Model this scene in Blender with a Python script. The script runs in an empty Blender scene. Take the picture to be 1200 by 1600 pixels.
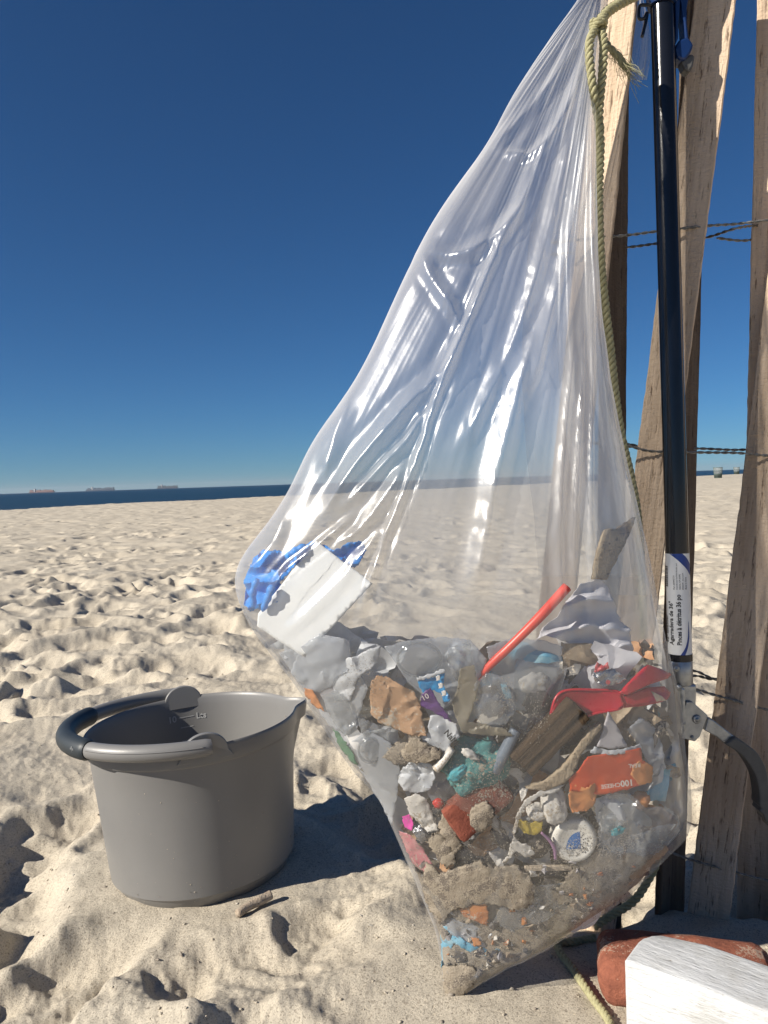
import bpy, bmesh, math, random
import numpy as np
from mathutils import Vector, Matrix, noise as mnoise
from mathutils.bvhtree import BVHTree
from mathutils.geometry import delaunay_2d_cdt
random.seed(7); rng = np.random.default_rng(7)
SC = bpy.context.scene
COL = SC.collection
R = math.radians

# ------------------------------------------------------------------ camera
FPX, CAM_H = 1202.0, 0.62
PITCH, ROLL = R(2.3), R(1.9)
_F = np.array([0, math.cos(PITCH), -math.sin(PITCH)])
_R0 = np.array([1.0, 0, 0]); _U0 = np.array([0, math.sin(PITCH), math.cos(PITCH)])
_R = math.cos(ROLL)*_R0 - math.sin(ROLL)*_U0
_U = math.cos(ROLL)*_U0 + math.sin(ROLL)*_R0
CAM = np.array([0, 0, CAM_H])
cd = bpy.data.cameras.new('camera'); cam = bpy.data.objects.new('camera', cd); COL.objects.link(cam)
m = Matrix(((_R[0], _U[0], -_F[0], 0), (_R[1], _U[1], -_F[1], 0), (_R[2], _U[2], -_F[2], CAM_H), (0, 0, 0, 1)))
cam.matrix_world = m
cd.sensor_fit = 'VERTICAL'; cd.sensor_height = 24.0
cd.lens = 24.0*FPX/1600.0
cd.clip_start = 0.02; cd.clip_end = 120000
SC.camera = cam

# ------------------------------------------------------------------ light
SUN_EL, SUN_AZ = R(32), R(25)       # light comes from the left, a little behind the camera
S = Vector((-math.cos(SUN_AZ)*math.cos(SUN_EL), -math.sin(SUN_AZ)*math.cos(SUN_EL), math.sin(SUN_EL)))
w = bpy.data.worlds.new('World'); SC.world = w; w.use_nodes = True
wn = w.node_tree; wn.nodes.clear()
sky = wn.nodes.new('ShaderNodeTexSky'); sky.sky_type = 'NISHITA'; sky.sun_disc = False
sky.sun_elevation = SUN_EL; sky.sun_rotation = math.atan2(S.x, S.y)
sky.air_density = 0.75; sky.dust_density = 0.0; sky.ozone_density = 10.0; sky.altitude = 0
gm = wn.nodes.new('ShaderNodeGamma'); gm.inputs['Gamma'].default_value = 0.95
bg = wn.nodes.new('ShaderNodeBackground'); bg.inputs['Strength'].default_value = 0.09
wo = wn.nodes.new('ShaderNodeOutputWorld')
dim = wn.nodes.new('ShaderNodeMix'); dim.data_type = 'RGBA'; dim.blend_type = 'MULTIPLY'; dim.inputs[0].default_value = 1.0; dim.inputs[7].default_value = (0.36, 0.525, 0.576, 1)
wn.links.new(sky.outputs[0], dim.inputs[6]); wn.links.new(dim.outputs[2], gm.inputs[0]); wn.links.new(gm.outputs[0], bg.inputs['Color']); wn.links.new(bg.outputs[0], wo.inputs[0])
sd = bpy.data.lights.new('sun', 'SUN'); sun = bpy.data.objects.new('sun', sd); COL.objects.link(sun)
sd.energy = 4.9; sd.angle = R(0.53); sd.color = (1.0, 0.93, 0.82)
sun.rotation_euler = S.to_track_quat('Z', 'Y').to_euler()
SC.view_settings.view_transform = 'Standard'; SC.view_settings.look = 'None'
SC.view_settings.exposure = 0.55; SC.view_settings.gamma = 1.0
SC.view_settings.use_curve_mapping = False
SC.render.engine = 'CYCLES'
SC.cycles.use_denoising = True
SC.cycles.transparent_max_bounces = 48; SC.cycles.max_bounces = 10; SC.cycles.diffuse_bounces = 3
SC.cycles.glossy_bounces = 3; SC.cycles.transmission_bounces = 8
SC.cycles.caustics_reflective = False; SC.cycles.caustics_refractive = False
SC.cycles.sample_clamp_indirect = 4.0

# ------------------------------------------------------------------ helpers
def ray(px, py):
    return _F + (px-600.0)/FPX*_R - (py-800.0)/FPX*_U
def P(px, py, Y):                     # the point seen at a photo pixel, Y metres ahead
    d = ray(px, py); return CAM + d*(Y/d[1])
def G(px, py, z=0.0):                 # the point seen at a photo pixel at height z
    d = ray(px, py); return CAM + d*((z-CAM_H)/d[2])
def proj(V):
    v = np.asarray(V, float) - CAM; d = v @ _F
    return 600+FPX*(v @ _R)/d, 800-FPX*(v @ _U)/d

def _h(ix, iy, iz, s):
    n = (ix.astype(np.int64)*374761393 + iy.astype(np.int64)*668265263 + iz.astype(np.int64)*2147483647 + s*974711) & 0xFFFFFFFF
    n = ((n ^ (n >> 13))*1274126177) & 0xFFFFFFFF
    n = ((n ^ (n >> 15))*2246822519) & 0xFFFFFFFF
    return ((n ^ (n >> 16)) & 0xFFFFFF)/float(0xFFFFFF)*2-1
def n2(x, y, s=0):
    x = np.asarray(x, float); y = np.asarray(y, float)
    ix = np.floor(x); iy = np.floor(y); fx = x-ix; fy = y-iy
    ux = fx*fx*fx*(fx*(fx*6-15)+10); uy = fy*fy*fy*(fy*(fy*6-15)+10)
    z = np.zeros_like(ix)
    def g(dx, dy):
        a = _h(ix+dx, iy+dy, z, s)*math.pi
        return np.cos(a)*(fx-dx)+np.sin(a)*(fy-dy)
    a = g(0, 0); b = g(1, 0); c = g(0, 1); d = g(1, 1)
    return 1.5*((a*(1-ux)+b*ux)*(1-uy)+(c*(1-ux)+d*ux)*uy)
def n3(p, s=0):
    p = np.asarray(p, float); i = np.floor(p); f = p-i; u = f*f*(3-2*f)
    r = 0
    for dx in (0, 1):
        for dy in (0, 1):
            for dz in (0, 1):
                wgt = (u[:, 0] if dx else 1-u[:, 0])*(u[:, 1] if dy else 1-u[:, 1])*(u[:, 2] if dz else 1-u[:, 2])
                r = r + wgt*_h(i[:, 0]+dx, i[:, 1]+dy, i[:, 2]+dz, s)
    return r
def crease3(p, s=0, octs=4):
    r = 0; a = 1.0
    for k in range(octs):
        r = r + a*(np.abs(n3(p*2**k, s+k*17))); a *= 0.5
    return r-0.6

def tag(o, label=None, cat=None, group=None, kind=None):
    if label: o['label'] = label
    if cat: o['category'] = cat
    if group: o['group'] = group
    if kind: o['kind'] = kind
    return o
def empty(name, loc, label=None, cat=None, group=None):
    o = bpy.data.objects.new(name, None); COL.objects.link(o); o.location = Vector(loc); o.empty_display_size = 0.05
    return tag(o, label, cat, group)
def mk(name, V, Fc, mat, parent=None, smooth=True, origin=None):
    """one mesh object from world-space points; its origin at its base"""
    V = np.asarray(V, float)
    if origin is None:
        origin = V.mean(0) if parent is None else None
    me = bpy.data.meshes.new(name)
    off = np.zeros(3)
    if parent is not None: off = np.array(world_loc(parent))
    elif origin is not None: off = np.asarray(origin, float)
    me.from_pydata((V-off).tolist(), [], [list(map(int, f)) for f in Fc])
    for mm in (mat if isinstance(mat, (list, tuple)) else [mat]): me.materials.append(mm)
    if smooth: me.polygons.foreach_set('use_smooth', [True]*len(me.polygons))
    me.update()
    o = bpy.data.objects.new(name, me); COL.objects.link(o)
    if parent is not None: o.parent = parent
    else: o.location = Vector(off)
    return o
def world_loc(o):
    l = Vector(o.location)
    while o.parent is not None:
        o = o.parent; l = l + Vector(o.location)
    return l
def autosmooth(o, ang=35):
    me = o.data; bm = bmesh.new(); bm.from_mesh(me)
    for e in bm.edges:
        if len(e.link_faces) == 2 and e.calc_face_angle(0) > R(ang): e.smooth = False
    bm.to_mesh(me); bm.free()

def frames(pts):
    pts = np.asarray(pts, float); n = len(pts)
    T = np.gradient(pts, axis=0); T /= np.linalg.norm(T, axis=1)[:, None]+1e-12
    a = np.array([0, 0, 1.0]) if abs(T[0][2]) < 0.9 else np.array([1.0, 0, 0])
    N = np.zeros_like(pts); N[0] = np.cross(T[0], a); N[0] /= np.linalg.norm(N[0])
    for i in range(1, n):
        v = N[i-1]-T[i]*(N[i-1] @ T[i]); N[i] = v/(np.linalg.norm(v)+1e-12)
    return T, N, np.cross(T, N)
def smooth_path(pts, n):
    pts = np.asarray(pts, float); k = len(pts)
    if k == 2: return pts[0]+(pts[1]-pts[0])*np.linspace(0, 1, n)[:, None]
    d = np.r_[0, np.cumsum(np.linalg.norm(np.diff(pts, axis=0), axis=1)**0.5)]
    tan = np.zeros_like(pts)
    for i in range(k):
        a, b = max(i-1, 0), min(i+1, k-1); tan[i] = (pts[b]-pts[a])/(d[b]-d[a])
    out = []
    for t in np.linspace(0, d[-1], n):
        i = min(max(np.searchsorted(d, t)-1, 0), k-2); h = d[i+1]-d[i]; s = (t-d[i])/h
        out.append((2*s**3-3*s*s+1)*pts[i]+(s**3-2*s*s+s)*h*tan[i]+(-2*s**3+3*s*s)*pts[i+1]+(s**3-s*s)*h*tan[i+1])
    return np.array(out)
def tube(pts, rad, seg=10, cap=True, squash=1.0):
    T, N, B = frames(pts); n = len(pts); rad = np.broadcast_to(rad, (n,))
    a = np.linspace(0, 2*math.pi, seg, endpoint=False)
    V = (np.asarray(pts)[:, None, :] + rad[:, None, None]*(np.cos(a)[None, :, None]*N[:, None, :] + squash*np.sin(a)[None, :, None]*B[:, None, :])).reshape(-1, 3)
    Fc = [(i*seg+j, i*seg+(j+1) % seg, (i+1)*seg+(j+1) % seg, (i+1)*seg+j) for i in range(n-1) for j in range(seg)]
    if cap: Fc += [tuple(range(seg))[::-1], tuple((n-1)*seg+j for j in range(seg))]
    return V, Fc
def join(parts):
    VV = []; FF = []; o = 0
    for V, Fc in parts:
        VV.append(np.asarray(V, float)); FF += [tuple(i+o for i in f) for f in Fc]; o += len(V)
    return np.concatenate(VV), FF
def twisted(pts, r_rope, r_strand, strands, pitch, seg=7, n=None):
    L = np.linalg.norm(np.diff(pts, axis=0), axis=1).sum(); n = n or max(12, int(L/pitch*9))
    pts = smooth_path(pts, n); T, N, B = frames(pts); s = np.r_[0, np.cumsum(np.linalg.norm(np.diff(pts, axis=0), axis=1))]
    out = []
    for k in range(strands):
        a = 2*math.pi*(s/pitch+k/strands)
        out.append(tube(pts+r_rope*(np.cos(a)[:, None]*N+np.sin(a)[:, None]*B), r_strand, seg))
    return join(out)
def grid_faces(nr, nc, closed=False):
    c = nc if closed else nc-1
    return [(i*nc+j, i*nc+(j+1) % nc, (i+1)*nc+(j+1) % nc, (i+1)*nc+j) for i in range(nr-1) for j in range(c)]
def lathe(prof, seg=64, a0=0, a1=2*math.pi):
    a = np.linspace(a0, a1, seg, endpoint=False)
    V = [(r*math.cos(t), r*math.sin(t), z) for r, z in prof for t in a]
    return np.array(V), grid_faces(len(prof), seg, True)
def bevel_box(sx, sy, sz, bev=0.003, seg=2, cuts=0):
    bm = bmesh.new(); bmesh.ops.create_cube(bm, size=1.0)
    bmesh.ops.scale(bm, vec=(sx, sy, sz), verts=bm.verts)
    if bev: bmesh.ops.bevel(bm, geom=list(bm.edges), offset=bev, segments=seg, profile=0.6, affect='EDGES')
    if cuts:
        bmesh.ops.triangulate(bm, faces=bm.faces)
        bmesh.ops.subdivide_edges(bm, edges=list(bm.edges), cuts=cuts, use_grid_fill=True)
    V = np.array([v.co[:] for v in bm.verts]); Fc = [tuple(v.index for v in f.verts) for f in bm.faces]; bm.free()
    return V, Fc
def prism(poly, y0, y1):
    """poly: photo pixels; a plate between two distances"""
    n = len(poly)
    ym = (y0+y1)/2
    A = np.array([P(x, y, ym) for x, y in poly]); V0 = A.copy(); V0[:, 1] = y0; V1 = A.copy(); V1[:, 1] = y1
    Fc = [tuple(range(n)), tuple(range(2*n-1, n-1, -1))]+[(i, (i+1) % n, n+(i+1) % n, n+i)[::-1] for i in range(n)]
    return np.concatenate([V0, V1]), Fc
def bevel_mod(o, wd, seg=2):
    b = o.modifiers.new('bevel', 'BEVEL'); b.width = wd; b.segments = seg; b.limit_method = 'ANGLE'; b.angle_limit = R(40)

# ------------------------------------------------------------------ materials
def nt(name):
    mt = bpy.data.materials.new(name); mt.use_nodes = True; t = mt.node_tree; t.nodes.clear()
    o = t.nodes.new('ShaderNodeOutputMaterial')
    return mt, t, o
def N_(t, typ, **kw):
    n = t.nodes.new(typ)
    for k, v in kw.items():
        if k in n.inputs: n.inputs[k].default_value = v
        else: setattr(n, k, v)
    return n
def ramp(t, fac, stops):
    r = t.nodes.new('ShaderNodeValToRGB'); el = r.color_ramp.elements
    while len(el) < len(stops): el.new(0.5)
    for e, (p, c) in zip(el, stops):
        e.position = p; e.color = (*c, 1) if len(c) == 3 else c
    t.links.new(fac, r.inputs[0]); return r
def simple(name, col, rough=0.5, col2=None, scale=40, bump=0.0, bscale=200, spec=0.5, metal=0.0, grit=0.0, gritcol=(0.42, 0.36, 0.28), gritscale=300, sub=0.0, wear=None):
    """principled with a mottled colour, fine relief and, optionally, clinging sand grains"""
    mt, t, o = nt(name); L = t.links.new
    b = N_(t, 'ShaderNodeBsdfPrincipled'); b.inputs['Roughness'].default_value = rough
    b.inputs['Specular IOR Level'].default_value = spec; b.inputs['Metallic'].default_value = metal
    tc = N_(t, 'ShaderNodeTexCoord')
    nz = N_(t, 'ShaderNodeTexNoise', Scale=scale, Detail=6.0, Roughness=0.65); L(tc.outputs['Object'], nz.inputs['Vector'])
    c2 = col2 or tuple(c*0.75 for c in col)
    r = ramp(t, nz.outputs['Fac'], [(0.32, c2), (0.66, col)])
    cur = r.outputs[0]
    if grit > 0:
        g = N_(t, 'ShaderNodeTexNoise', Scale=gritscale, Detail=3.0, Roughness=0.7); L(tc.outputs['Object'], g.inputs['Vector'])
        g2 = N_(t, 'ShaderNodeTexNoise', Scale=gritscale/9, Detail=3.0); L(tc.outputs['Object'], g2.inputs['Vector'])
        ad = N_(t, 'ShaderNodeMath', operation='ADD'); L(g.outputs['Fac'], ad.inputs[0]); L(g2.outputs['Fac'], ad.inputs[1])
        gr = ramp(t, ad.outputs[0], [(0.98-0.0, (0, 0, 0)), (1.0, (1, 1, 1))])
        gr.color_ramp.elements[0].position = min(0.99, 1.0-grit*0.5); gr.color_ramp.elements[1].position = min(1.0, 1.0-grit*0.5+0.04)
        hal = N_(t, 'ShaderNodeMath', operation='MULTIPLY'); hal.inputs[1].default_value = 0.85; L(ad.outputs[0], hal.inputs[0])
        L(hal.outputs[0], gr.inputs[0])
        mx = N_(t, 'ShaderNodeMix', data_type='RGBA'); L(gr.outputs[0], mx.inputs[0]); L(cur, mx.inputs[6]); mx.inputs[7].default_value = (*gritcol, 1); cur = mx.outputs[2]
    L(cur, b.inputs['Base Color'])
    if bump > 0:
        nb = N_(t, 'ShaderNodeTexNoise', Scale=bscale, Detail=6.0, Roughness=0.7); L(tc.outputs['Object'], nb.inputs['Vector'])
        bp = N_(t, 'ShaderNodeBump', Strength=bump, Distance=0.002); L(nb.outputs['Fac'], bp.inputs['Height']); L(bp.outputs[0], b.inputs['Normal'])
        rr = N_(t, 'ShaderNodeMapRange'); rr.inputs['To Min'].default_value = max(0.02, rough-0.12); rr.inputs['To Max'].default_value = min(1, rough+0.12)
        L(nb.outputs['Fac'], rr.inputs['Value']); L(rr.outputs[0], b.inputs['Roughness'])
    if sub > 0:
        tl = N_(t, 'ShaderNodeBsdfTranslucent'); L(cur, tl.inputs['Color'])
        ms = N_(t, 'ShaderNodeMixShader'); ms.inputs[0].default_value = sub; L(b.outputs[0], ms.inputs[1]); L(tl.outputs[0], ms.inputs[2]); L(ms.outputs[0], o.inputs[0])
    else: L(b.outputs[0], o.inputs[0])
    return mt
def film(name, tint=(0.93, 0.94, 0.95), haze=0.10, edge=0.25, hazecol=(0.8, 0.82, 0.85), rough=0.16, bump=0.15, bscale=60, haze_grade=False, gloss=1.0, blur=0.0):
    """thin clear plastic: mostly see-through, a little milky, milkier at a grazing look, glossy"""
    mt, t, o = nt(name); L = t.links.new
    tc = N_(t, 'ShaderNodeTexCoord')
    nz = N_(t, 'ShaderNodeTexNoise', Scale=bscale, Detail=5.0, Roughness=0.6); L(tc.outputs['Object'], nz.inputs['Vector'])
    bp = N_(t, 'ShaderNodeBump', Strength=bump, Distance=0.004); L(nz.outputs['Fac'], bp.inputs['Height'])
    tr = N_(t, 'ShaderNodeBsdfTransparent'); tr.inputs[0].default_value = (*tint, 1)
    if blur:                           # cloudy film scatters what lies behind it
        rf = N_(t, 'ShaderNodeBsdfRefraction', Roughness=0.5, IOR=1.16); rf.inputs[0].default_value = (*tint, 1)
        mb = N_(t, 'ShaderNodeMixShader'); mb.inputs[0].default_value = blur; L(tr.outputs[0], mb.inputs[1]); L(rf.outputs[0], mb.inputs[2]); tr = mb
    df = N_(t, 'ShaderNodeBsdfDiffuse'); df.inputs[0].default_value = (*hazecol, 1)
    tl = N_(t, 'ShaderNodeBsdfTranslucent'); tl.inputs[0].default_value = (*hazecol, 1)
    mz = N_(t, 'ShaderNodeMixShader'); mz.inputs[0].default_value = 0.4; L(df.outputs[0], mz.inputs[1]); L(tl.outputs[0], mz.inputs[2])
    lw = N_(t, 'ShaderNodeLayerWeight', Blend=0.5)
    pw = N_(t, 'ShaderNodeMath', operation='POWER'); L(lw.outputs['Facing'], pw.inputs[0]); pw.inputs[1].default_value = 2.5
    ma = N_(t, 'ShaderNodeMath', operation='MULTIPLY_ADD'); L(pw.outputs[0], ma.inputs[0]); ma.inputs[1].default_value = edge; ma.inputs[2].default_value = haze
    n2_ = N_(t, 'ShaderNodeTexNoise', Scale=9.0, Detail=4.0); L(tc.outputs['Object'], n2_.inputs['Vector'])
    mr = N_(t, 'ShaderNodeMapRange'); mr.inputs['To Min'].default_value = 0.6; mr.inputs['To Max'].default_value = 1.4; L(n2_.outputs['Fac'], mr.inputs['Value'])
    mm = N_(t, 'ShaderNodeMath', operation='MULTIPLY', use_clamp=True); L(ma.outputs[0], mm.inputs[0]); L(mr.outputs[0], mm.inputs[1])
    hz = mm.outputs[0]
    if haze_grade:                         # haze painted in by height, standing in for light scattered between film layers
        sp = N_(t, 'ShaderNodeSeparateXYZ'); L(tc.outputs['Object'], sp.inputs[0])
        zr = N_(t, 'ShaderNodeMapRange', interpolation_type='SMOOTHSTEP'); L(sp.outputs['Z'], zr.inputs['Value'])
        zr.inputs['From Min'].default_value = 0.40; zr.inputs['From Max'].default_value = 0.74; zr.inputs['To Min'].default_value = 0.34; zr.inputs['To Max'].default_value = 1.25
        mq = N_(t, 'ShaderNodeMath', operation='MULTIPLY', use_clamp=True); L(hz, mq.inputs[0]); L(zr.outputs[0], mq.inputs[1]); hz = mq.outputs[0]
    m1 = N_(t, 'ShaderNodeMixShader'); L(hz, m1.inputs[0]); L(tr.outputs[0], m1.inputs[1]); L(mz.outputs[0], m1.inputs[2])
    gl = N_(t, 'ShaderNodeBsdfGlossy', Roughness=rough); gl.inputs[0].default_value = (1, 1, 1, 1); L(bp.outputs[0], gl.inputs['Normal'])
    g2 = N_(t, 'ShaderNodeBsdfGlossy', Roughness=rough*0.45); L(bp.outputs[0], g2.inputs['Normal'])
    gm_ = N_(t, 'ShaderNodeMixShader'); gm_.inputs[0].default_value = 0.15; L(gl.outputs[0], gm_.inputs[1]); L(g2.outputs[0], gm_.inputs[2])
    fr = N_(t, 'ShaderNodeFresnel', IOR=1.5)
    fm = N_(t, 'ShaderNodeMath', operation='MULTIPLY'); L(fr.outputs[0], fm.inputs[0]); fm.inputs[1].default_value = gloss
    fc = N_(t, 'ShaderNodeMath', operation='MINIMUM'); L(fm.outputs[0], fc.inputs[0]); fc.inputs[1].default_value = 0.10
    m2 = N_(t, 'ShaderNodeMixShader'); L(fc.outputs[0], m2.inputs[0]); L(m1.outputs[0], m2.inputs[1]); L(gm_.outputs[0], m2.inputs[2])
    L(m2.outputs[0], o.inputs[0])
    return mt

def sand_mat(name, dark=1.0):
    mt, t, o = nt(name); L = t.links.new
    b = N_(t, 'ShaderNodeBsdfPrincipled', Roughness=0.95); b.inputs['Specular IOR Level'].default_value = 0.15
    g = N_(t, 'ShaderNodeNewGeometry')
    a = N_(t, 'ShaderNodeTexNoise', Scale=3.0, Detail=6.0, Roughness=0.6); L(g.outputs['Position'], a.inputs['Vector'])
    r = ramp(t, a.outputs['Fac'], [(0.3, (0.54*dark, 0.475*dark, 0.375*dark)), (0.7, (0.64*dark, 0.575*dark, 0.465*dark))])
    f = N_(t, 'ShaderNodeTexNoise', Scale=420.0, Detail=4.0, Roughness=0.8); L(g.outputs['Position'], f.inputs['Vector'])
    fr = ramp(t, f.outputs['Fac'], [(0.36, (0.22, 0.20, 0.19)), (0.47, (0.95, 0.95, 0.95)), (0.62, (1.0, 1.0, 1.0)), (0.74, (1.25, 1.22, 1.2))])
    mx = N_(t, 'ShaderNodeMix', data_type='RGBA', blend_type='MULTIPLY'); mx.inputs[0].default_value = 0.75; L(r.outputs[0], mx.inputs[6]); L(fr.outputs[0], mx.inputs[7])
    v = N_(t, 'ShaderNodeTexVoronoi', Scale=330.0); L(g.outputs['Position'], v.inputs['Vector'])
    vr = ramp(t, v.outputs['Color'], [(0.0, (0.38, 0.35, 0.34)), (0.25, (0.92, 0.92, 0.92)), (0.85, (1, 1, 1)), (1.0, (1.3, 1.27, 1.2))])
    m3 = N_(t, 'ShaderNodeMix', data_type='RGBA', blend_type='MULTIPLY'); m3.inputs[0].default_value = 0.6; L(mx.outputs[2], m3.inputs[6]); L(vr.outputs[0], m3.inputs[7])
    L(m3.outputs[2], b.inputs['Base Color'])
    b1 = N_(t, 'ShaderNodeTexNoise', Scale=70.0, Detail=8.0, Roughness=0.75); L(g.outputs['Position'], b1.inputs['Vector'])
    bp = N_(t, 'ShaderNodeBump', Strength=0.5, Distance=0.007); L(b1.outputs['Fac'], bp.inputs['Height'])
    bp2 = N_(t, 'ShaderNodeBump', Strength=0.75, Distance=0.0018); L(f.outputs['Fac'], bp2.inputs['Height']); L(bp.outputs[0], bp2.inputs['Normal'])
    L(bp2.outputs[0], b.inputs['Normal']); L(b.outputs[0], o.inputs[0])
    return mt
def wood_mat(name, c_light, c_dark, along=2, scale=1.0, pores=1.0, rough=0.8):
    mt, t, o = nt(name); L = t.links.new
    b = N_(t, 'ShaderNodeBsdfPrincipled', Roughness=rough); b.inputs['Specular IOR Level'].default_value = 0.25
    tc = N_(t, 'ShaderNodeTexCoord'); oi = N_(t, 'ShaderNodeObjectInfo')
    add = N_(t, 'ShaderNodeVectorMath', operation='ADD'); L(tc.outputs['Object'], add.inputs[0])
    sc_ = N_(t, 'ShaderNodeVectorMath', operation='SCALE'); sc_.inputs[0].default_value = (3.1, 5.7, 9.3); L(oi.outputs['Random'], sc_.inputs['Scale']); L(sc_.outputs[0], add.inputs[1])
    def mp(k):
        q = N_(t, 'ShaderNodeMapping'); s = [k[0]*scale, k[0]*scale, k[0]*scale]; s[along] = k[1]*scale; q.inputs['Scale'].default_value = s; L(add.outputs[0], q.inputs['Vector']); return q
    q1 = mp((90, 3)); g1 = N_(t, 'ShaderNodeTexNoise', Scale=1.0, Detail=5.0, Roughness=0.6, Distortion=0.6); L(q1.outputs[0], g1.inputs['Vector'])
    q2 = mp((230, 24)); g2 = N_(t, 'ShaderNodeTexNoise', Scale=1.0, Detail=4.0, Roughness=0.7); L(q2.outputs[0], g2.inputs['Vector'])
    q3 = mp((14, 4)); g3 = N_(t, 'ShaderNodeTexNoise', Scale=1.0, Detail=4.0); L(q3.outputs[0], g3.inputs['Vector'])
    r1 = ramp(t, g1.outputs['Fac'], [(0.30, c_dark), (0.62, c_light)])
    r3 = ramp(t, g3.outputs['Fac'], [(0.28, (0.62, 0.58, 0.55)), (0.5, (0.95, 0.92, 0.90)), (0.7, (1.05, 1.03, 1.0))])
    m1 = N_(t, 'ShaderNodeMix', data_type='RGBA', blend_type='MULTIPLY'); m1.inputs[0].default_value = 1.0; L(r1.outputs[0], m1.inputs[6]); L(r3.outputs[0], m1.inputs[7])
    r2 = ramp(t, g2.outputs['Fac'], [(0.33, (0.16, 0.12, 0.10)), (0.42, (1, 1, 1))])
    m2 = N_(t, 'ShaderNodeMix', data_type='RGBA', blend_type='MULTIPLY'); m2.inputs[0].default_value = 0.8*pores; L(m1.outputs[2], m2.inputs[6]); L(r2.outputs[0], m2.inputs[7])
    L(m2.outputs[2], b.inputs['Base Color'])
    hs = N_(t, 'ShaderNodeMath', operation='ADD'); L(g1.outputs['Fac'], hs.inputs[0])
    q4 = mp((120, 260)); q4.inputs['Rotation'].default_value = (0.3, 0.35, 0.2); g4 = N_(t, 'ShaderNodeTexNoise', Scale=1.0, Detail=3.0, Roughness=0.6); L(q4.outputs[0], g4.inputs['Vector'])
    h4 = N_(t, 'ShaderNodeMath', operation='MULTIPLY_ADD'); L(g4.outputs['Fac'], h4.inputs[0]); h4.inputs[1].default_value = 0.9; L(g2.outputs['Fac'], h4.inputs[2]); L(h4.outputs[0], hs.inputs[1])
    bp = N_(t, 'ShaderNodeBump', Strength=0.75, Distance=0.003); L(hs.outputs[0], bp.inputs['Height']); L(bp.outputs[0], b.inputs['Normal'])
    L(b.outputs[0], o.inputs[0]); return mt

M = {}
M['sand'] = sand_mat('beach_sand')
M['wood'] = wood_mat('rough_pine', (0.68, 0.55, 0.42), (0.55, 0.43, 0.31))
M['wood_red'] = wood_mat('reddish_pine', (0.62, 0.46, 0.31), (0.46, 0.31, 0.19))
M['wood_shade'] = wood_mat('shade_darkened_pine', (0.20, 0.155, 0.115), (0.12, 0.088, 0.064))  # shade on two upright slats, painted in as a darker wood colour
M['drift'] = wood_mat('driftwood', (0.52, 0.45, 0.36), (0.36, 0.29, 0.22), along=0, scale=1.4)
M['oldwood'] = wood_mat('weathered_wood', (0.10, 0.066, 0.038), (0.008, 0.006, 0.005), along=0, scale=1.6)
M['bark'] = wood_mat('split_board', (0.42, 0.35, 0.25), (0.33, 0.26, 0.18), along=0, scale=1.0)
M['bucket'] = simple('grey_bucket_plastic', (0.212, 0.208, 0.202), 0.40, (0.192, 0.188, 0.183), 5, 0.08, 700)
M['grip'] = simple('charcoal_rubber', (0.028, 0.036, 0.042), 0.5, (0.022, 0.028, 0.033), 30, 0.06, 700)
M['mark'] = simple('moulded_marks', (0.50, 0.50, 0.49), 0.5)
M['mark_sand'] = simple('stuck_grains', (0.48, 0.42, 0.33), 0.9)
M['tube'] = simple('black_coated_tube', (0.010, 0.011, 0.015), 0.17, (0.008, 0.009, 0.012), 30, 0.02, 400)
M['blue'] = simple('navy_plastic', (0.008, 0.030, 0.115), 0.35, (0.007, 0.026, 0.10), 30, 0.03, 300)
M['white_label'] = simple('white_sticker', (0.78, 0.78, 0.77), 0.35, (0.74, 0.74, 0.73), 60)
M['blue_print'] = simple('blue_print', (0.015, 0.05, 0.26), 0.35)
M['ink'] = simple('black_ink', (0.012, 0.012, 0.014), 0.5)
M['grey_ink'] = simple('grey_ink', (0.12, 0.12, 0.13), 0.5)
M['steel'] = simple('galvanised_steel', (0.46, 0.47, 0.47), 0.42, (0.30, 0.31, 0.32), 90, 0.12, 300, metal=0.85)
M['jaw'] = simple('dark_jaw_plastic', (0.11, 0.108, 0.10), 0.5, (0.075, 0.073, 0.07), 60, 0.2, 250)
M['wire'] = simple('old_wire', (0.30, 0.30, 0.29), 0.45, (0.12, 0.11, 0.10), 150, 0.2, 500, metal=0.7)
M['rope'] = simple('yellow_green_rope', (0.47, 0.44, 0.25), 0.65, (0.30, 0.28, 0.15), 150, 0.7, 900)
M['brick'] = simple('worn_brick', (0.32, 0.108, 0.062), 0.9, (0.20, 0.064, 0.038), 55, 1.3, 150, grit=0.07, gritcol=(0.40, 0.27, 0.20), gritscale=260)
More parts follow.
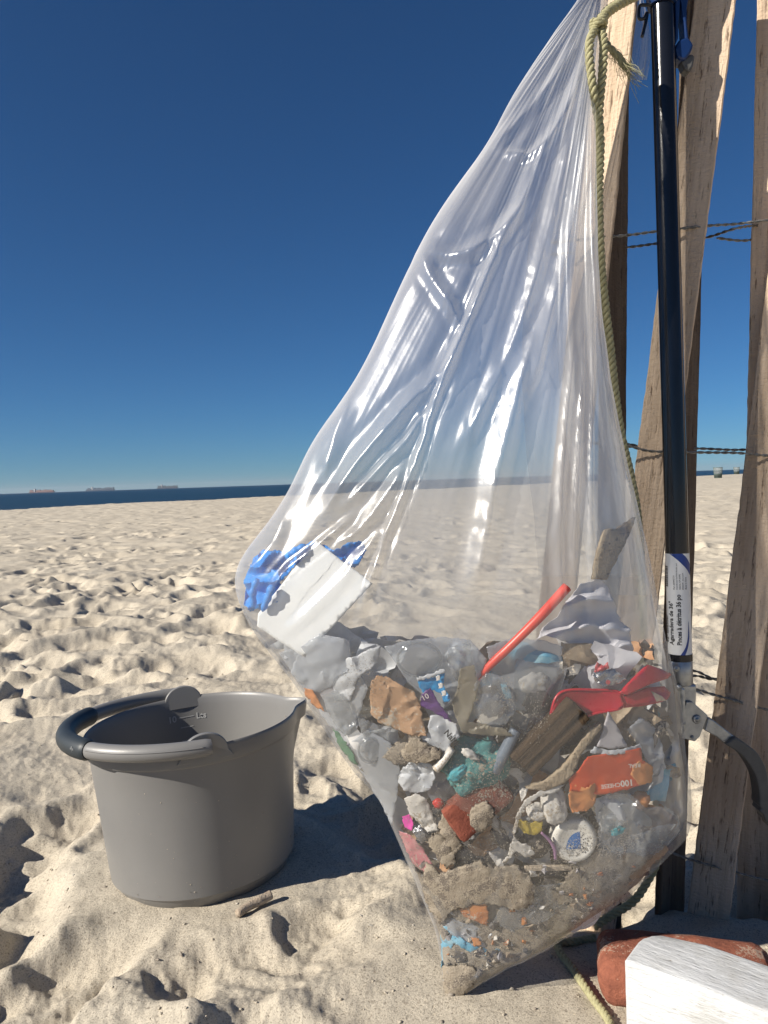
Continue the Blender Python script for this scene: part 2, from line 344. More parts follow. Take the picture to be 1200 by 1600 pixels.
def white_paint():
    mt, t, o = nt('chipped_white_paint'); L = t.links.new
    b = N_(t, 'ShaderNodeBsdfPrincipled', Roughness=0.5)
    tc = N_(t, 'ShaderNodeTexCoord')
    mp = N_(t, 'ShaderNodeMapping'); mp.inputs['Scale'].default_value = (25, 140, 140); L(tc.outputs['Object'], mp.inputs['Vector'])
    a = N_(t, 'ShaderNodeTexNoise', Scale=1.0, Detail=6.0, Roughness=0.65); L(mp.outputs[0], a.inputs['Vector'])
    mp2 = N_(t, 'ShaderNodeMapping'); mp2.inputs['Scale'].default_value = (110, 420, 420); L(tc.outputs['Object'], mp2.inputs['Vector'])
    c = N_(t, 'ShaderNodeTexNoise', Scale=1.0, Detail=5.0, Roughness=0.7); L(mp2.outputs[0], c.inputs['Vector'])
    r = ramp(t, c.outputs['Fac'], [(0.29, (0.26, 0.23, 0.19)), (0.36, (0.55, 0.565, 0.57)), (0.6, (0.62, 0.63, 0.64))])
    st_ = N_(t, 'ShaderNodeTexNoise', Scale=14.0, Detail=6.0, Roughness=0.7); L(tc.outputs['Object'], st_.inputs['Vector'])
    sr = ramp(t, st_.outputs['Fac'], [(0.30, (0.74, 0.72, 0.68)), (0.50, (1, 1, 1))]); mxs = N_(t, 'ShaderNodeMix', data_type='RGBA', blend_type='MULTIPLY'); mxs.inputs[0].default_value = 1.0
    L(r.outputs[0], mxs.inputs[6]); L(sr.outputs[0], mxs.inputs[7]); L(mxs.outputs[2], b.inputs['Base Color'])
    s = N_(t, 'ShaderNodeMath', operation='MULTIPLY_ADD'); s.inputs[1].default_value = 0.5; L(c.outputs['Fac'], s.inputs[0]); L(a.outputs['Fac'], s.inputs[2])
    bp = N_(t, 'ShaderNodeBump', Strength=0.6, Distance=0.004); L(s.outputs[0], bp.inputs['Height']); L(bp.outputs[0], b.inputs['Normal'])
    L(b.outputs[0], o.inputs[0]); return mt
M['paint'] = white_paint()
M['bag'] = film('clear_bag_film', (0.94, 0.945, 0.95), haze=0.16, edge=0.45, hazecol=(0.86, 0.86, 0.87), rough=0.27, bump=0.05, bscale=90, gloss=1.4, haze_grade=True)
M['scrap_film'] = film('milky_film', (0.86, 0.88, 0.90), haze=0.38, edge=0.35, rough=0.2, bump=0.3, bscale=140)
M['clear_scrap'] = film('clear_scrap_film', (0.86, 0.87, 0.87), haze=0.14, edge=0.4, rough=0.12, bump=0.3, bscale=160, gloss=1.6)
M['beige_film'] = film('beige_film', (0.75, 0.70, 0.58), haze=0.42, edge=0.35, hazecol=(0.55, 0.50, 0.40), rough=0.22, bump=0.35, bscale=160)
M['cup'] = film('clear_cup', (0.84, 0.85, 0.85), haze=0.10, edge=0.5, rough=0.1, bump=0.1, bscale=80, gloss=1.5)

# ------------------------------------------------------------------ sand, sea
def crest(x, y):                       # metres seaward of the berm crest
    return -0.762*(x+14.66)+0.648*(y-29.38)
BUCKET = np.array([-0.312, 1.243]); BUCKET_Z = -0.012
def sand_mesh():
    az = np.concatenate([np.linspace(-180, -42, 70)[:-1], np.linspace(-42, 42, 760), np.linspace(42, 180, 70)[1:-1]])
    rr = np.concatenate([[0.12, 0.2, 0.26], np.geomspace(0.30, 60, 1080), np.geomspace(60, 4000, 70)[1:]])
    A, Q = np.meshgrid(np.radians(az), rr)           # rows: radius
    X = Q*np.sin(A); Y = Q*np.cos(A); Z = np.zeros_like(X)
    near = np.clip(1-(Q-4)/20, 0, 1)
    fade = np.clip(1.5-Q/80, 0.12, 1)
    Z += (0.016*n2(X*1.5+3, Y*1.5, 1)+0.0075*n2(X*7, Y*6+4, 14)*np.clip(1.6-Q/6, 0, 1))*fade + 0.020*n2(X*3.3, Y*3.3+9, 2)*fade*np.clip((Q-0.4)/1.6, 0.35, 1) + 0.05*n2(X*0.22, Y*0.22, 3)*np.clip(Q/6, 0, 1)*fade
    wx = X+0.05*n2(X*5, Y*5, 31); wy = Y+0.05*n2(X*5+7, Y*5, 32)
    Z += 0.0065*(0.45-np.abs(n2(wx*4.6, wy*4.6, 4)))*fade*np.clip((Q-0.4)/1.6, 0.4, 1)
    Z += 0.0055*n2(wx*10, wy*10, 5)*np.clip(1.4-Q/25, 0.2, 1)
    fine = np.clip(1.3-Q/9, 0, 1)
    Z += fine*(0.0036*n2(X*17, Y*17, 6)+0.0026*n2(X*46, Y*46, 7)+0.0016*n2(X*110, Y*110, 8))
    cl = n2(X*38, Y*38, 9); Z += fine*0.0035*np.clip(cl-0.35, 0, 1)
    # footprints and scuffed hollows with raised rims
    g = np.random.default_rng(21)
    pits = []
    k = 0
    while len(pits) < 6500 and k < 60000:
        k += 1
        r0 = 0.55+50*g.random()**1.3; a0 = (g.random()*2-1)*math.radians(44)
        x0, y0 = r0*math.sin(a0), r0*math.cos(a0)
        if crest(x0, y0) > 3: continue
        if math.hypot(x0-BUCKET[0], y0-BUCKET[1]) < 0.24: continue
        if 0.0 < x0 < 0.6 and y0 < 1.02: continue
        if n2(np.array([x0*0.9]), np.array([y0*0.9]), 88)[0] < g.uniform(-0.5, 0.35): continue
        la = math.exp(g.uniform(math.log(0.05), math.log(0.19))); lb = la*g.uniform(0.4, 0.8)
        pits.append((x0, y0, la, lb, g.uniform(0, math.pi), (0.06+0.12*g.random())*la*(0.8 if r0 < 1.5 else 1.2)))
    for px, py, d, l_, rot, wd in [(45, 1440, .022, .10, 1.2, .05), (85, 1110, .026, .10, .3, .06), (30, 1285, .018, .12, .2, .05), (135, 1265, .016, .07, .4, .045), (120, 1410, .012, .10, 1.3, .03), (300, 1530, .012, .12, .3, .06),
                                   (510, 1440, .024, .07, .4, .035), (560, 1395, .0, .0, 0, .03), (340, 1045, .022, .10, 1.5, .05), (55, 980, .03, .10, .8, .06),
                                   (520, 1200, .02, .08, 1.4, .05), (600, 1500, .018, .06, .2, .03), (215, 1500, .015, .13, 1.3, .05), (70, 1590, .016, .10, 1.2, .04)]:
        if d > 0:
            q = G(px, py); pits.append((q[0], q[1], l_, wd, rot, d*0.65))
    azr = np.radians(az); lr = np.log(rr)
    for x0, y0, la, lb, rot, dp in pits:
        r0 = math.hypot(x0, y0); a0 = math.atan2(x0, y0); ext = 2.2*la
        i0, i1 = np.searchsorted(rr, max(r0-ext, 0.05)), np.searchsorted(rr, r0+ext)
        da = ext/max(r0-ext*0.5, 0.2); j0, j1 = np.searchsorted(azr, a0-da), np.searchsorted(azr, a0+da)
        if i1 <= i0 or j1 <= j0: continue
        sx = X[i0:i1, j0:j1]-x0; sy = Y[i0:i1, j0:j1]-y0
        c, s = math.cos(rot), math.sin(rot)
        u = (sx*c+sy*s)/la; v = (-sx*s+sy*c)/(lb*(1-0.25*np.tanh(u*1.2)))
        wob = 0.26*n2(sx*1.1/la+x0*7, sy*1.1/la+y0*5, 12)+0.12*n2(sx*3.2/la+x0*3, sy*3.2/la, 13)
        q = np.sqrt(u*u+v*v)+wob
        pit = -dp*(1-1/(1+np.exp(-(q-0.85)*7)))
        rim = dp*0.32*np.exp(-((q-1.25)/0.28)**2)
        Z[i0:i1, j0:j1] += pit+rim
    # smoother where things stand
    for (bx, by), ra, rb, zz in ((BUCKET, 0.15, 0.30, 0.004), ((0.10, 0.93), 0.10, 0.24, 0.0), ((0.36, 0.93), 0.12, 0.24, 0.0), ((0.34, 0.78), 0.10, 0.2, -0.004)):
        d = np.hypot(X-bx, Y-by); wgt = np.clip((rb-d)/(rb-ra), 0, 1); wgt = wgt*wgt*(3-2*wgt)*0.85
        Z = Z*(1-wgt)+zz*wgt+wgt*0.0022*n2(X*30, Y*30, 15)
    # a low heap of sand pushed against the foot of the bag
    e = np.hypot((X+0.02)/0.20, (Y-0.98)/0.14); Z += 0.018*np.exp(-e*e*1.2)
    cr = crest(X, Y)
    Z -= np.where(cr > 0, 0.02*cr+0.10*np.clip(cr-1.5, 0, None), 0)
    Z = np.maximum(Z, -5.0)
    V = np.stack([X.ravel(), Y.ravel(), Z.ravel()], 1)
    nr, nc = X.shape
    I = np.arange(nr*nc).reshape(nr, nc); J = np.roll(I, -1, 1)
    quads = np.stack([I[:-1], I[1:], J[1:], J[:-1]], -1).reshape(-1, 4)
    me = bpy.data.meshes.new('sand')
    me.vertices.add(len(V)); me.vertices.foreach_set('co', V.ravel().astype(np.float32))
    me.loops.add(quads.size); me.loops.foreach_set('vertex_index', quads.ravel().astype(np.int32))
    me.polygons.add(len(quads)); me.polygons.foreach_set('loop_start', np.arange(0, quads.size, 4, dtype=np.int32))
    me.polygons.foreach_set('use_smooth', np.ones(len(quads), bool))
    me.materials.append(M['sand']); me.update(calc_edges=True); me.validate()
    o = bpy.data.objects.new('sand', me); COL.objects.link(o)
    tag(o, 'pale dry beach sand full of footprints and scuffs', None, None, 'structure')
    def height(x, y):
        r0 = math.hypot(x, y); a0 = math.degrees(math.atan2(x, y))
        return float(Z[min(np.searchsorted(rr, r0), nr-1), min(np.searchsorted(az, a0), nc-1)])
    return o, height
sand, sand_z = sand_mesh()

def sea():
    mt, t, o = nt('sea_water'); L = t.links.new
    b = N_(t, 'ShaderNodeBsdfPrincipled', Roughness=0.35); b.inputs['Base Color'].default_value = (0.008, 0.032, 0.06, 1)
    g = N_(t, 'ShaderNodeNewGeometry')
    mp = N_(t, 'ShaderNodeMapping'); mp.inputs['Scale'].default_value = (0.05, 0.25, 1); mp.inputs['Rotation'].default_value = (0, 0, R(-40)); L(g.outputs['Position'], mp.inputs['Vector'])
    a = N_(t, 'ShaderNodeTexNoise', Scale=1.0, Detail=8.0, Roughness=0.65); L(mp.outputs[0], a.inputs['Vector'])
    bp = N_(t, 'ShaderNodeBump', Strength=1.0, Distance=2.5); L(a.outputs['Fac'], bp.inputs['Height']); L(bp.outputs[0], b.inputs['Normal'])
    r = ramp(t, a.outputs['Fac'], [(0.35, (0.006, 0.028, 0.05)), (0.7, (0.012, 0.045, 0.075))]); L(r.outputs[0], b.inputs['Base Color'])
    L(b.outputs[0], o.inputs[0])
    rad = [30, 60, 120, 400, 1500, 6000, 20000]; az = np.radians(np.linspace(-95, 60, 60))
    V = [(q*math.sin(a), q*math.cos(a), -2.2) for q in rad for a in az]
    s = mk('sea', V, grid_faces(len(rad), len(az)), mt, smooth=False, origin=(0, 0, 0)); s.data.flip_normals()
    tag(s, 'dark blue ocean reaching the horizon', None, None, 'structure')
sea()

# ------------------------------------------------------------------ ships
def ship(px, py, wpx, label, hullcol, boxcol, mirror=1):
    Y = 9000.0; c = P(px, py, Y); sc_ = Y/FPX; Lg = wpx*sc_; hgt = 11.0
    root = empty('container_ship', (c[0], Y, -2.2), label, 'ship', 'container ships on the horizon')
    def bx(name, x0, x1, z0, z1, wd, mt):
        V, Fc = bevel_box(x1-x0, wd, z1-z0, 0); V = V+np.array([c[0]+mirror*(x0+x1)/2, Y, -2.2+(z0+z1)/2]); return mk(name, V, Fc, mt, root, smooth=False)
    hm = simple('ship_hull', hullcol, 0.6); bm_ = simple('containers', boxcol, 0.7, tuple(0.55*q for q in boxcol), 0.06); wm = simple('ship_white', (0.6, 0.6, 0.6), 0.6)
    # hull with raked bow and stern
    pr = [(-Lg/2, hgt*0.9), (-Lg/2+8, 0), (Lg/2-14, 0), (Lg/2, hgt*1.15)]
    V = [(c[0]+mirror*x, Y+s*20, -2.2+z) for s in (-1, 1) for x, z in pr]
    mk('hull', V, [(0, 1, 2, 3), (7, 6, 5, 4), (0, 4, 5, 1), (1, 5, 6, 2), (2, 6, 7, 3), (3, 7, 4, 0)], hm, root, smooth=False)
    x = -Lg/2+12; g = np.random.default_rng(int(px))
    while x < Lg/2-22:
        wd = 15
        if abs(x+Lg*0.28) > 11: bx('container_stack', x, x+wd-1.5, hgt, hgt+g.uniform(13, 26), 36, bm_)
        x += wd
    b = bx('bridge', -Lg*0.28-8, -Lg*0.28+8, hgt, hgt+36, 34, wm)
ship(66, 770, 40, 'reddish container ship on the horizon, farthest left', (0.16, 0.06, 0.05), (0.42, 0.25, 0.22))
ship(157, 767, 45, 'long dark container ship on the horizon, middle one of three', (0.04, 0.06, 0.10), (0.12, 0.17, 0.24))
ship(262, 763, 33, 'smallest dark container ship on the horizon, nearest the bag', (0.04, 0.05, 0.08), (0.12, 0.16, 0.20))

# ------------------------------------------------------------------ far litter baskets
def basket(px, ybase, wpx, label):
    q = G(px, ybase); sc_ = q[1]/FPX; r = wpx*sc_/2; h = r*2.45
    root = empty('litter_basket', (q[0], q[1], q[2]-0.02), label, 'litter basket', 'mesh litter baskets far along the beach')
    wm = M['wire_green']; parts = []
    for k in range(28):
        a = 2*math.pi*k/28; dx, dy = math.cos(a), math.sin(a)
        parts.append(tube([(q[0]+dx*r*0.8, q[1]+dy*r*0.8, 0), (q[0]+dx*r, q[1]+dy*r, h)], r*0.022, 5))
    o = mk('wire_cage', *join(parts), wm, root); o['kind'] = 'stuff'
    for z, rr_ in ((0.02, 0.8), (h*0.35, 0.87), (h*0.68, 0.94), (h, 1.0)):
        a = np.linspace(0, 2*math.pi, 25); mk('hoop', *tube([(q[0]+math.cos(t)*r*rr_, q[1]+math.sin(t)*r*rr_, z) for t in a], r*0.05, 6), wm, root)
    V, Fc = lathe([(0.01, 0.03), (r*0.76, 0.03), (r*0.8, h*0.3), (r*0.83, h*0.42), (0.01, h*0.45)], 20); mk('rubbish', V+np.array([q[0], q[1], 0]), Fc, simple('rubbish', (0.10, 0.13, 0.13), 0.7, (0.03, 0.03, 0.03), 4), root)
    V, Fc = lathe([(r*0.83, h*0.4), (r*0.97, h*0.97)], 20); mk('liner', V+np.array([q[0], q[1], 0]), Fc, M['liner'], root)
M['wire_green'] = simple('painted_wire', (0.12, 0.17, 0.14), 0.6)
M['liner'] = film('basket_liner', (0.8, 0.82, 0.8), haze=0.4, edge=0.3)
basket(1122, 747, 13.5, 'green wire mesh litter basket on the far sand, seen between fence slats')
basket(1151, 741, 9.0, 'smaller distant wire litter basket just beside the rightmost leaning slat')

# ------------------------------------------------------------------ text as flat mesh
def text_mesh(body, size, bold=0.0):
    cu = bpy.data.curves.new('lettering', 'FONT'); cu.body = body; cu.size = size; cu.offset = bold; cu.resolution_u = 3
    to = bpy.data.objects.new('lettering', cu); COL.objects.link(to)
    dg = bpy.context.evaluated_depsgraph_get(); dg.update()
    me = to.evaluated_get(dg).to_mesh()
    V = np.array([v.co[:] for v in me.vertices]).reshape(-1, 3); Fc = [tuple(p.vertices) for p in me.polygons]
    to.evaluated_get(dg).to_mesh_clear()
    bpy.data.objects.remove(to); bpy.data.curves.remove(cu)
    return V, Fc

# ------------------------------------------------------------------ bucket
def bucket():
    loc = np.array([BUCKET[0], BUCKET[1], BUCKET_Z])
    root = empty('bucket', loc, 'round grey plastic bucket with a pouring spout standing on the sand', 'bucket')
    prof_o = [(0.001, 0.006), (0.100, 0.006), (0.118, 0.000), (0.126, 0.001), (0.1335, 0.006), (0.142, 0.0235), (0.1432, 0.0255), (0.1462, 0.0275), (0.1475, 0.040),
              (0.1525, 0.10), (0.1575, 0.16), (0.1622, 0.214), (0.1630, 0.2165), (0.1665, 0.2180), (0.1675, 0.2200), (0.1690, 0.2390), (0.1685, 0.2425), (0.1668, 0.2440),
              (0.1650, 0.2430), (0.1632, 0.2380), (0.1615, 0.226), (0.1560, 0.16), (0.1460, 0.040), (0.140, 0.022), (0.125, 0.011), (0.001, 0.010)]
    seg = 128; V, Fc = lathe(prof_o, seg)
    a = np.arctan2(V[:, 1], V[:, 0]); rad = np.hypot(V[:, 0], V[:, 1])
    push = 0.024*np.exp(-(a/0.135)**2)*np.clip((V[:, 2]-0.165)/0.06, 0, 1)**1.5*(rad > 0.13)
    # a slightly oval tub
    V[:, 0] += np.cos(a)*push; V[:, 1] += np.sin(a)*push; V[:, 2] += push*0.05
    body = mk('tub', V+loc, Fc, M['bucket'], root); autosmooth(body, 42)
    # ears that carry the handle
    for s in (-1, 1):
        n = 24; pr = [(0.033*math.cos(t), 0.0, 0.236+0.027*math.sin(t)) for t in np.linspace(0, math.pi, n)]
        pr = [(0.041, 0, 0.224)]+[(0.036, 0, 0.232)]+pr+[(-0.036, 0, 0.232), (-0.041, 0, 0.224)]
        k = len(pr); y0, y1 = s*0.1635, s*0.1712
        V = np.array([(x, y0-s*0.00, z) for x, y, z in pr]+[(x, y1, z) for x, y, z in pr])
        # follow the rim's curve
        V[:, 1] -= s*V[:, 0]**2*2.6
        Fc = [tuple(range(k)), tuple(range(2*k-1, k-1, -1))]+[(i, (i+1) % k, k+(i+1) % k, k+i)[::-1] for i in range(k)]
        e = mk('handle_ear', V+loc, Fc, M['bucket'], root); autosmooth(e, 40); bevel_mod(e, 0.0014)
        V, Fc = lathe([(0.0005, 0.004), (0.006, 0.004), (0.0075, 0.002), (0.0075, -0.002)], 20)
        V = np.stack([V[:, 0], s*(0.1765+V[:, 2]), 0.246+V[:, 1]], 1); mk('pivot', V+loc, Fc, M['bucket'], root)
    # handle lying down over the rim
    def hp(ph):
        x = -0.188*math.sin(ph)-0.004; y = -0.1815*math.cos(ph)
        return (x, y, 0.2465+0.006*math.sin(ph))
    ph = np.linspace(-0.03, math.pi+0.03, 120)
    g0, g1 = R(54), R(126)
    arc = np.array([hp(t) for t in ph])
    def seg_(a, b, r, name, mt, cap=True, sq=1.0, nn=50):
        pts = np.array([hp(t) for t in np.linspace(a, b, nn)]); rr = np.full(nn, r); rr[0] *= 0.86; rr[-1] *= 0.86
        rr[1] *= 0.96; rr[-2] *= 0.96
        return mk(name, *(lambda q: (q[0]+loc, q[1]))(tube(pts, rr, 20, cap, sq)), mt, root)
    for aa, bb in ((-0.06, g0+0.02), (g1-0.02, math.pi+0.06)):
        h = seg_(aa, bb, 0.0118, 'handle_arm', M['bucket']); autosmooth(h, 50)
        # moulded seam along the arm
        pts = np.array([hp(t) for t in np.linspace(aa+0.05, bb-0.05, 40)]); c = np.array([0, 0, 0]); d = pts-np.array([0, 0, 0.2465]); d /= np.linalg.norm(d, axis=1)[:, None]
        V, Fc = tube(pts+d*0.0113+np.array([0, 0, 0.0036]), 0.0009, 6); mk('seam', V+loc, Fc, M['bucket'], h)
    grip = seg_(g0, g1, 0.0150, 'grip', M['grip'], nn=70); autosmooth(grip, 50)
    # small moulded arrow mark on the grip
    t = R(60); c = np.array(hp(t)); d = np.array([c[0], c[1], 0]); d /= np.linalg.norm(d); tg = np.array([-d[1], d[0], 0])
    for du, hgt in ((-0.001, 0.008), (-0.0045, 0.003), (0.0025, 0.003)):
        q = c+d*0.0146+tg*du+np.array([0, 0, 0.003]); V, Fc = tube([q-np.array([0, 0, hgt/2]), q+np.array([0, 0, hgt/2])], 0.0005, 5); mk('grip_mark', V+loc, Fc, M['mark'], grip)
    # sand grains stuck to the outside
    g = np.random.default_rng(44); V = []; Fc = []
    for k in range(420):
        an = g.uniform(0, 6.28); z = 0.004+0.21*g.random()**2.6; rr_ = 0.1475+(z-0.04)*0.0147/0.174 if z > 0.03 else 0.1300+z*0.5
        q = np.array([rr_*math.cos(an), rr_*math.sin(an), z]); sz = g.uniform(.0004, .0009); n = len(V)
        V += [tuple(q+sz*g.normal(0, 1, 3)) for _ in range(4)]; Fc += [(n, n+1, n+2), (n, n+2, n+3), (n, n+3, n+1), (n+1, n+3, n+2)]
    gs = mk('stuck_sand', np.array(V)+loc, Fc, M['mark_sand'], body, smooth=False); gs['kind'] = 'stuff'
    # volume scale moulded inside the far wall
    def wrap(V, ac, z0):
        z = z0+V[:, 1]; r = 0.1462+(z-0.04)*(0.1560-0.1462)/0.12-0.0005-V[:, 2]
        an = ac-V[:, 0]/0.155
        return np.stack([r*np.cos(an), r*np.sin(an), z], 1)
    a10 = R(101)
    def place(VF, a, z): V, Fc = VF; mk('volume_mark', wrap(V, a, z)+loc, Fc, M['mark'], body)
    place(text_mesh('10', 0.0150, 0.0003), a10, 0.2035)
    place(text_mesh('Lts', 0.0150, 0.0003), a10-0.049/0.155, 0.2035)
    def dash(u, z, wd):
        xs = np.linspace(0, wd, 8); V = np.array([(x, y, 0) for y in (0, 0.0014) for x in xs]); mk('volume_mark', wrap(V+np.array([u, 0, 0]), a10, z)+loc, grid_faces(2, 8), M['mark'], body)
    dash(0.019, 0.2085, 0.026); dash(0.021, 0.191, 0.022); dash(0.021, 0.168, 0.022); dash(0.021, 0.145, 0.022)
    root.scale = (1.0, 1.0, 1.04); root.rotation_euler = (Matrix.Rotation(R(-1.2), 3, 'X') @ Matrix.Rotation(R(-3.0), 3, 'Y') @ Matrix.Rotation(R(20), 3, 'Z')).to_euler()
bucket()

# ------------------------------------------------------------------ fence
FX, FY = 0.40, 1.05
fence = empty('snow_fence', (FX, FY, 0), 'weathered wooden slat fence bound with twisted wire, standing behind the bag', 'fence')
def slat(b, t, wd, th=0.009, tw=(0, 0), mt=None, seed=0, zlo=-0.12, taper=1.0):
    B = P(*b); T = P(*t); d = (T-B)/np.linalg.norm(T-B)
    B = B+d*((zlo-B[2])/d[2]); L = np.linalg.norm(T-B); n = 130
    zs = np.linspace(0, L, n); V = []
    s = np.array([n2(zs*9+seed*13.7, zs*0+k*3.3, 40+k) for k in range(6)]); s2 = np.array([n2(zs*70+seed*3.7, zs*0+k*3.3, 50+k) for k in range(6)])
    for i, z in enumerate(zs):
        f = z/L; hw = wd/2*(taper+(1-taper)*(1-f)); ht = th/2*(1+0.08*s[4, i])
        a = R(tw[0]+(tw[1]-tw[0])*f); l = -hw+0.0009*s[0, i]+0.0009*s2[0, i]; r_ = hw+0.0009*s[1, i]+0.0009*s2[1, i]; c = 0.0013
        pr = [(l, -ht+c), (l+c, -ht), (-hw*0.4, -ht+0.0003*s2[2, i]), (hw*0.4, -ht+0.0003*s2[3, i]), (r_-c, -ht), (r_, -ht+c), (r_, ht-c), (r_-c, ht), (l+c, ht), (l, ht-c)]
        bow = 0.0012*math.sin(f*3.1+seed)
        for x, y in pr: V.append((x*math.cos(a)-y*math.sin(a)+bow, x*math.sin(a)+y*math.cos(a), z))
    k = 10; Fc = grid_faces(n, k, True)+[tuple(range(k)), tuple((n-1)*k+j for j in range(k))[::-1]]
    me = bpy.data.meshes.new('slat'); me.from_pydata([tuple(v) for v in V], [], [f[::-1] for f in Fc]); me.materials.append(mt or M['wood']); me.update()
    o = bpy.data.objects.new('slat', me); COL.objects.link(o); o.parent = fence
    zc = Vector(d); xc = Vector((1, 0, 0)); xc = (xc-zc*xc.dot(zc)).normalized(); yc = zc.cross(xc)
    mw = Matrix((xc, yc, zc)).transposed().to_4x4(); mw.translation = Vector(B-np.array([FX, FY, 0])); o.matrix_local = mw
    return o
slat((948, 1430, 1.088), (964, -40, 1.088), 0.050, 0.011, (34, 38), M['wood_shade'], 1)
slat((1045, 1435, 1.088), (1090, -40, 1.088), 0.056, 0.011, (34, 38), M['wood_shade'], 2)
slat((1180, 1470, 1.084), (1216, -40, 1.084), 0.050, 0.010, (-20, -24), M['wood'], 3)
slat((822, 1430, 1.056), (971, -40, 1.058), 0.048, 0.009, (-24, -34), M['wood'], 4)
slat((935, 1430, 1.056), (1121, -40, 1.058), 0.052, 0.009, (-20, -26), M['wood'], 5)
slat((1106, 1435, 1.054), (1292, -40, 1.058), 0.054, 0.0095, (-26, -34), M['wood'], 6)
slat((1290, 1470, 1.05), (1330, -40, 1.05), 0.050, 0.010, (-20, -24), M['wood'], 7)
slat((1240, 1470, 1.03), (1410, -40, 1.03), 0.055, 0.009, (-24, -30), M['wood'], 8)
def wire(pts, r=0.0011):
    V, Fc = twisted(np.array([P(*q) for q in pts]), r*0.95, r, 2, 0.022, 6)
    mk('wire', V, Fc, M['wire'], fence)
wire([(860, 380, 1.047), (940, 371, 1.047), (985, 367, 1.047), (1030, 361, 1.047), (1105, 353, 1.047), (1150, 350, 1.05), (1200, 344, 1.047), (1330, 330, 1.047)])
wire([(860, 398, 1.096), (985, 386, 1.096), (1030, 380, 1.096), (1100, 372, 1.096), (1150, 357, 1.062), (1200, 351, 1.094), (1330, 345, 1.094)])
wire([(1120, 372, 1.096), (1160, 376, 1.094), (1200, 371, 1.094), (1330, 360, 1.094)])
wire([(900, 690, 1.047), (980, 697, 1.047), (1010, 704, 1.047), (1035, 706, 1.047), (1095, 707, 1.047), (1155, 708, 1.047), (1200, 712, 1.047), (1330, 716, 1.047)])
wire([(900, 692, 1.096), (980, 694, 1.096), (1010, 700, 1.096), (1095, 701, 1.096), (1150, 703, 1.094), (1200, 700, 1.094), (1330, 690, 1.094)])
wire([(960, 1030, 1.096), (1083, 1048, 1.096), (1113, 1060, 1.094), (1200, 1085, 1.094), (1330, 1110, 1.094)])
wire([(960, 1062, 1.096), (1083, 1056, 1.096), (1112, 1061, 1.094), (1180, 1058, 1.094), (1330, 1040, 1.094)])
wire([(960, 1060, 1.047), (1085, 1077, 1.047), (1110, 1084, 1.047), (1145, 1094, 1.047), (1200, 1109, 1.047), (1330, 1130, 1.047)])
wire([(960, 1300, 1.047), (1070, 1340, 1.047), (1130, 1358, 1.047), (1200, 1376, 1.047), (1330, 1400, 1.047)])

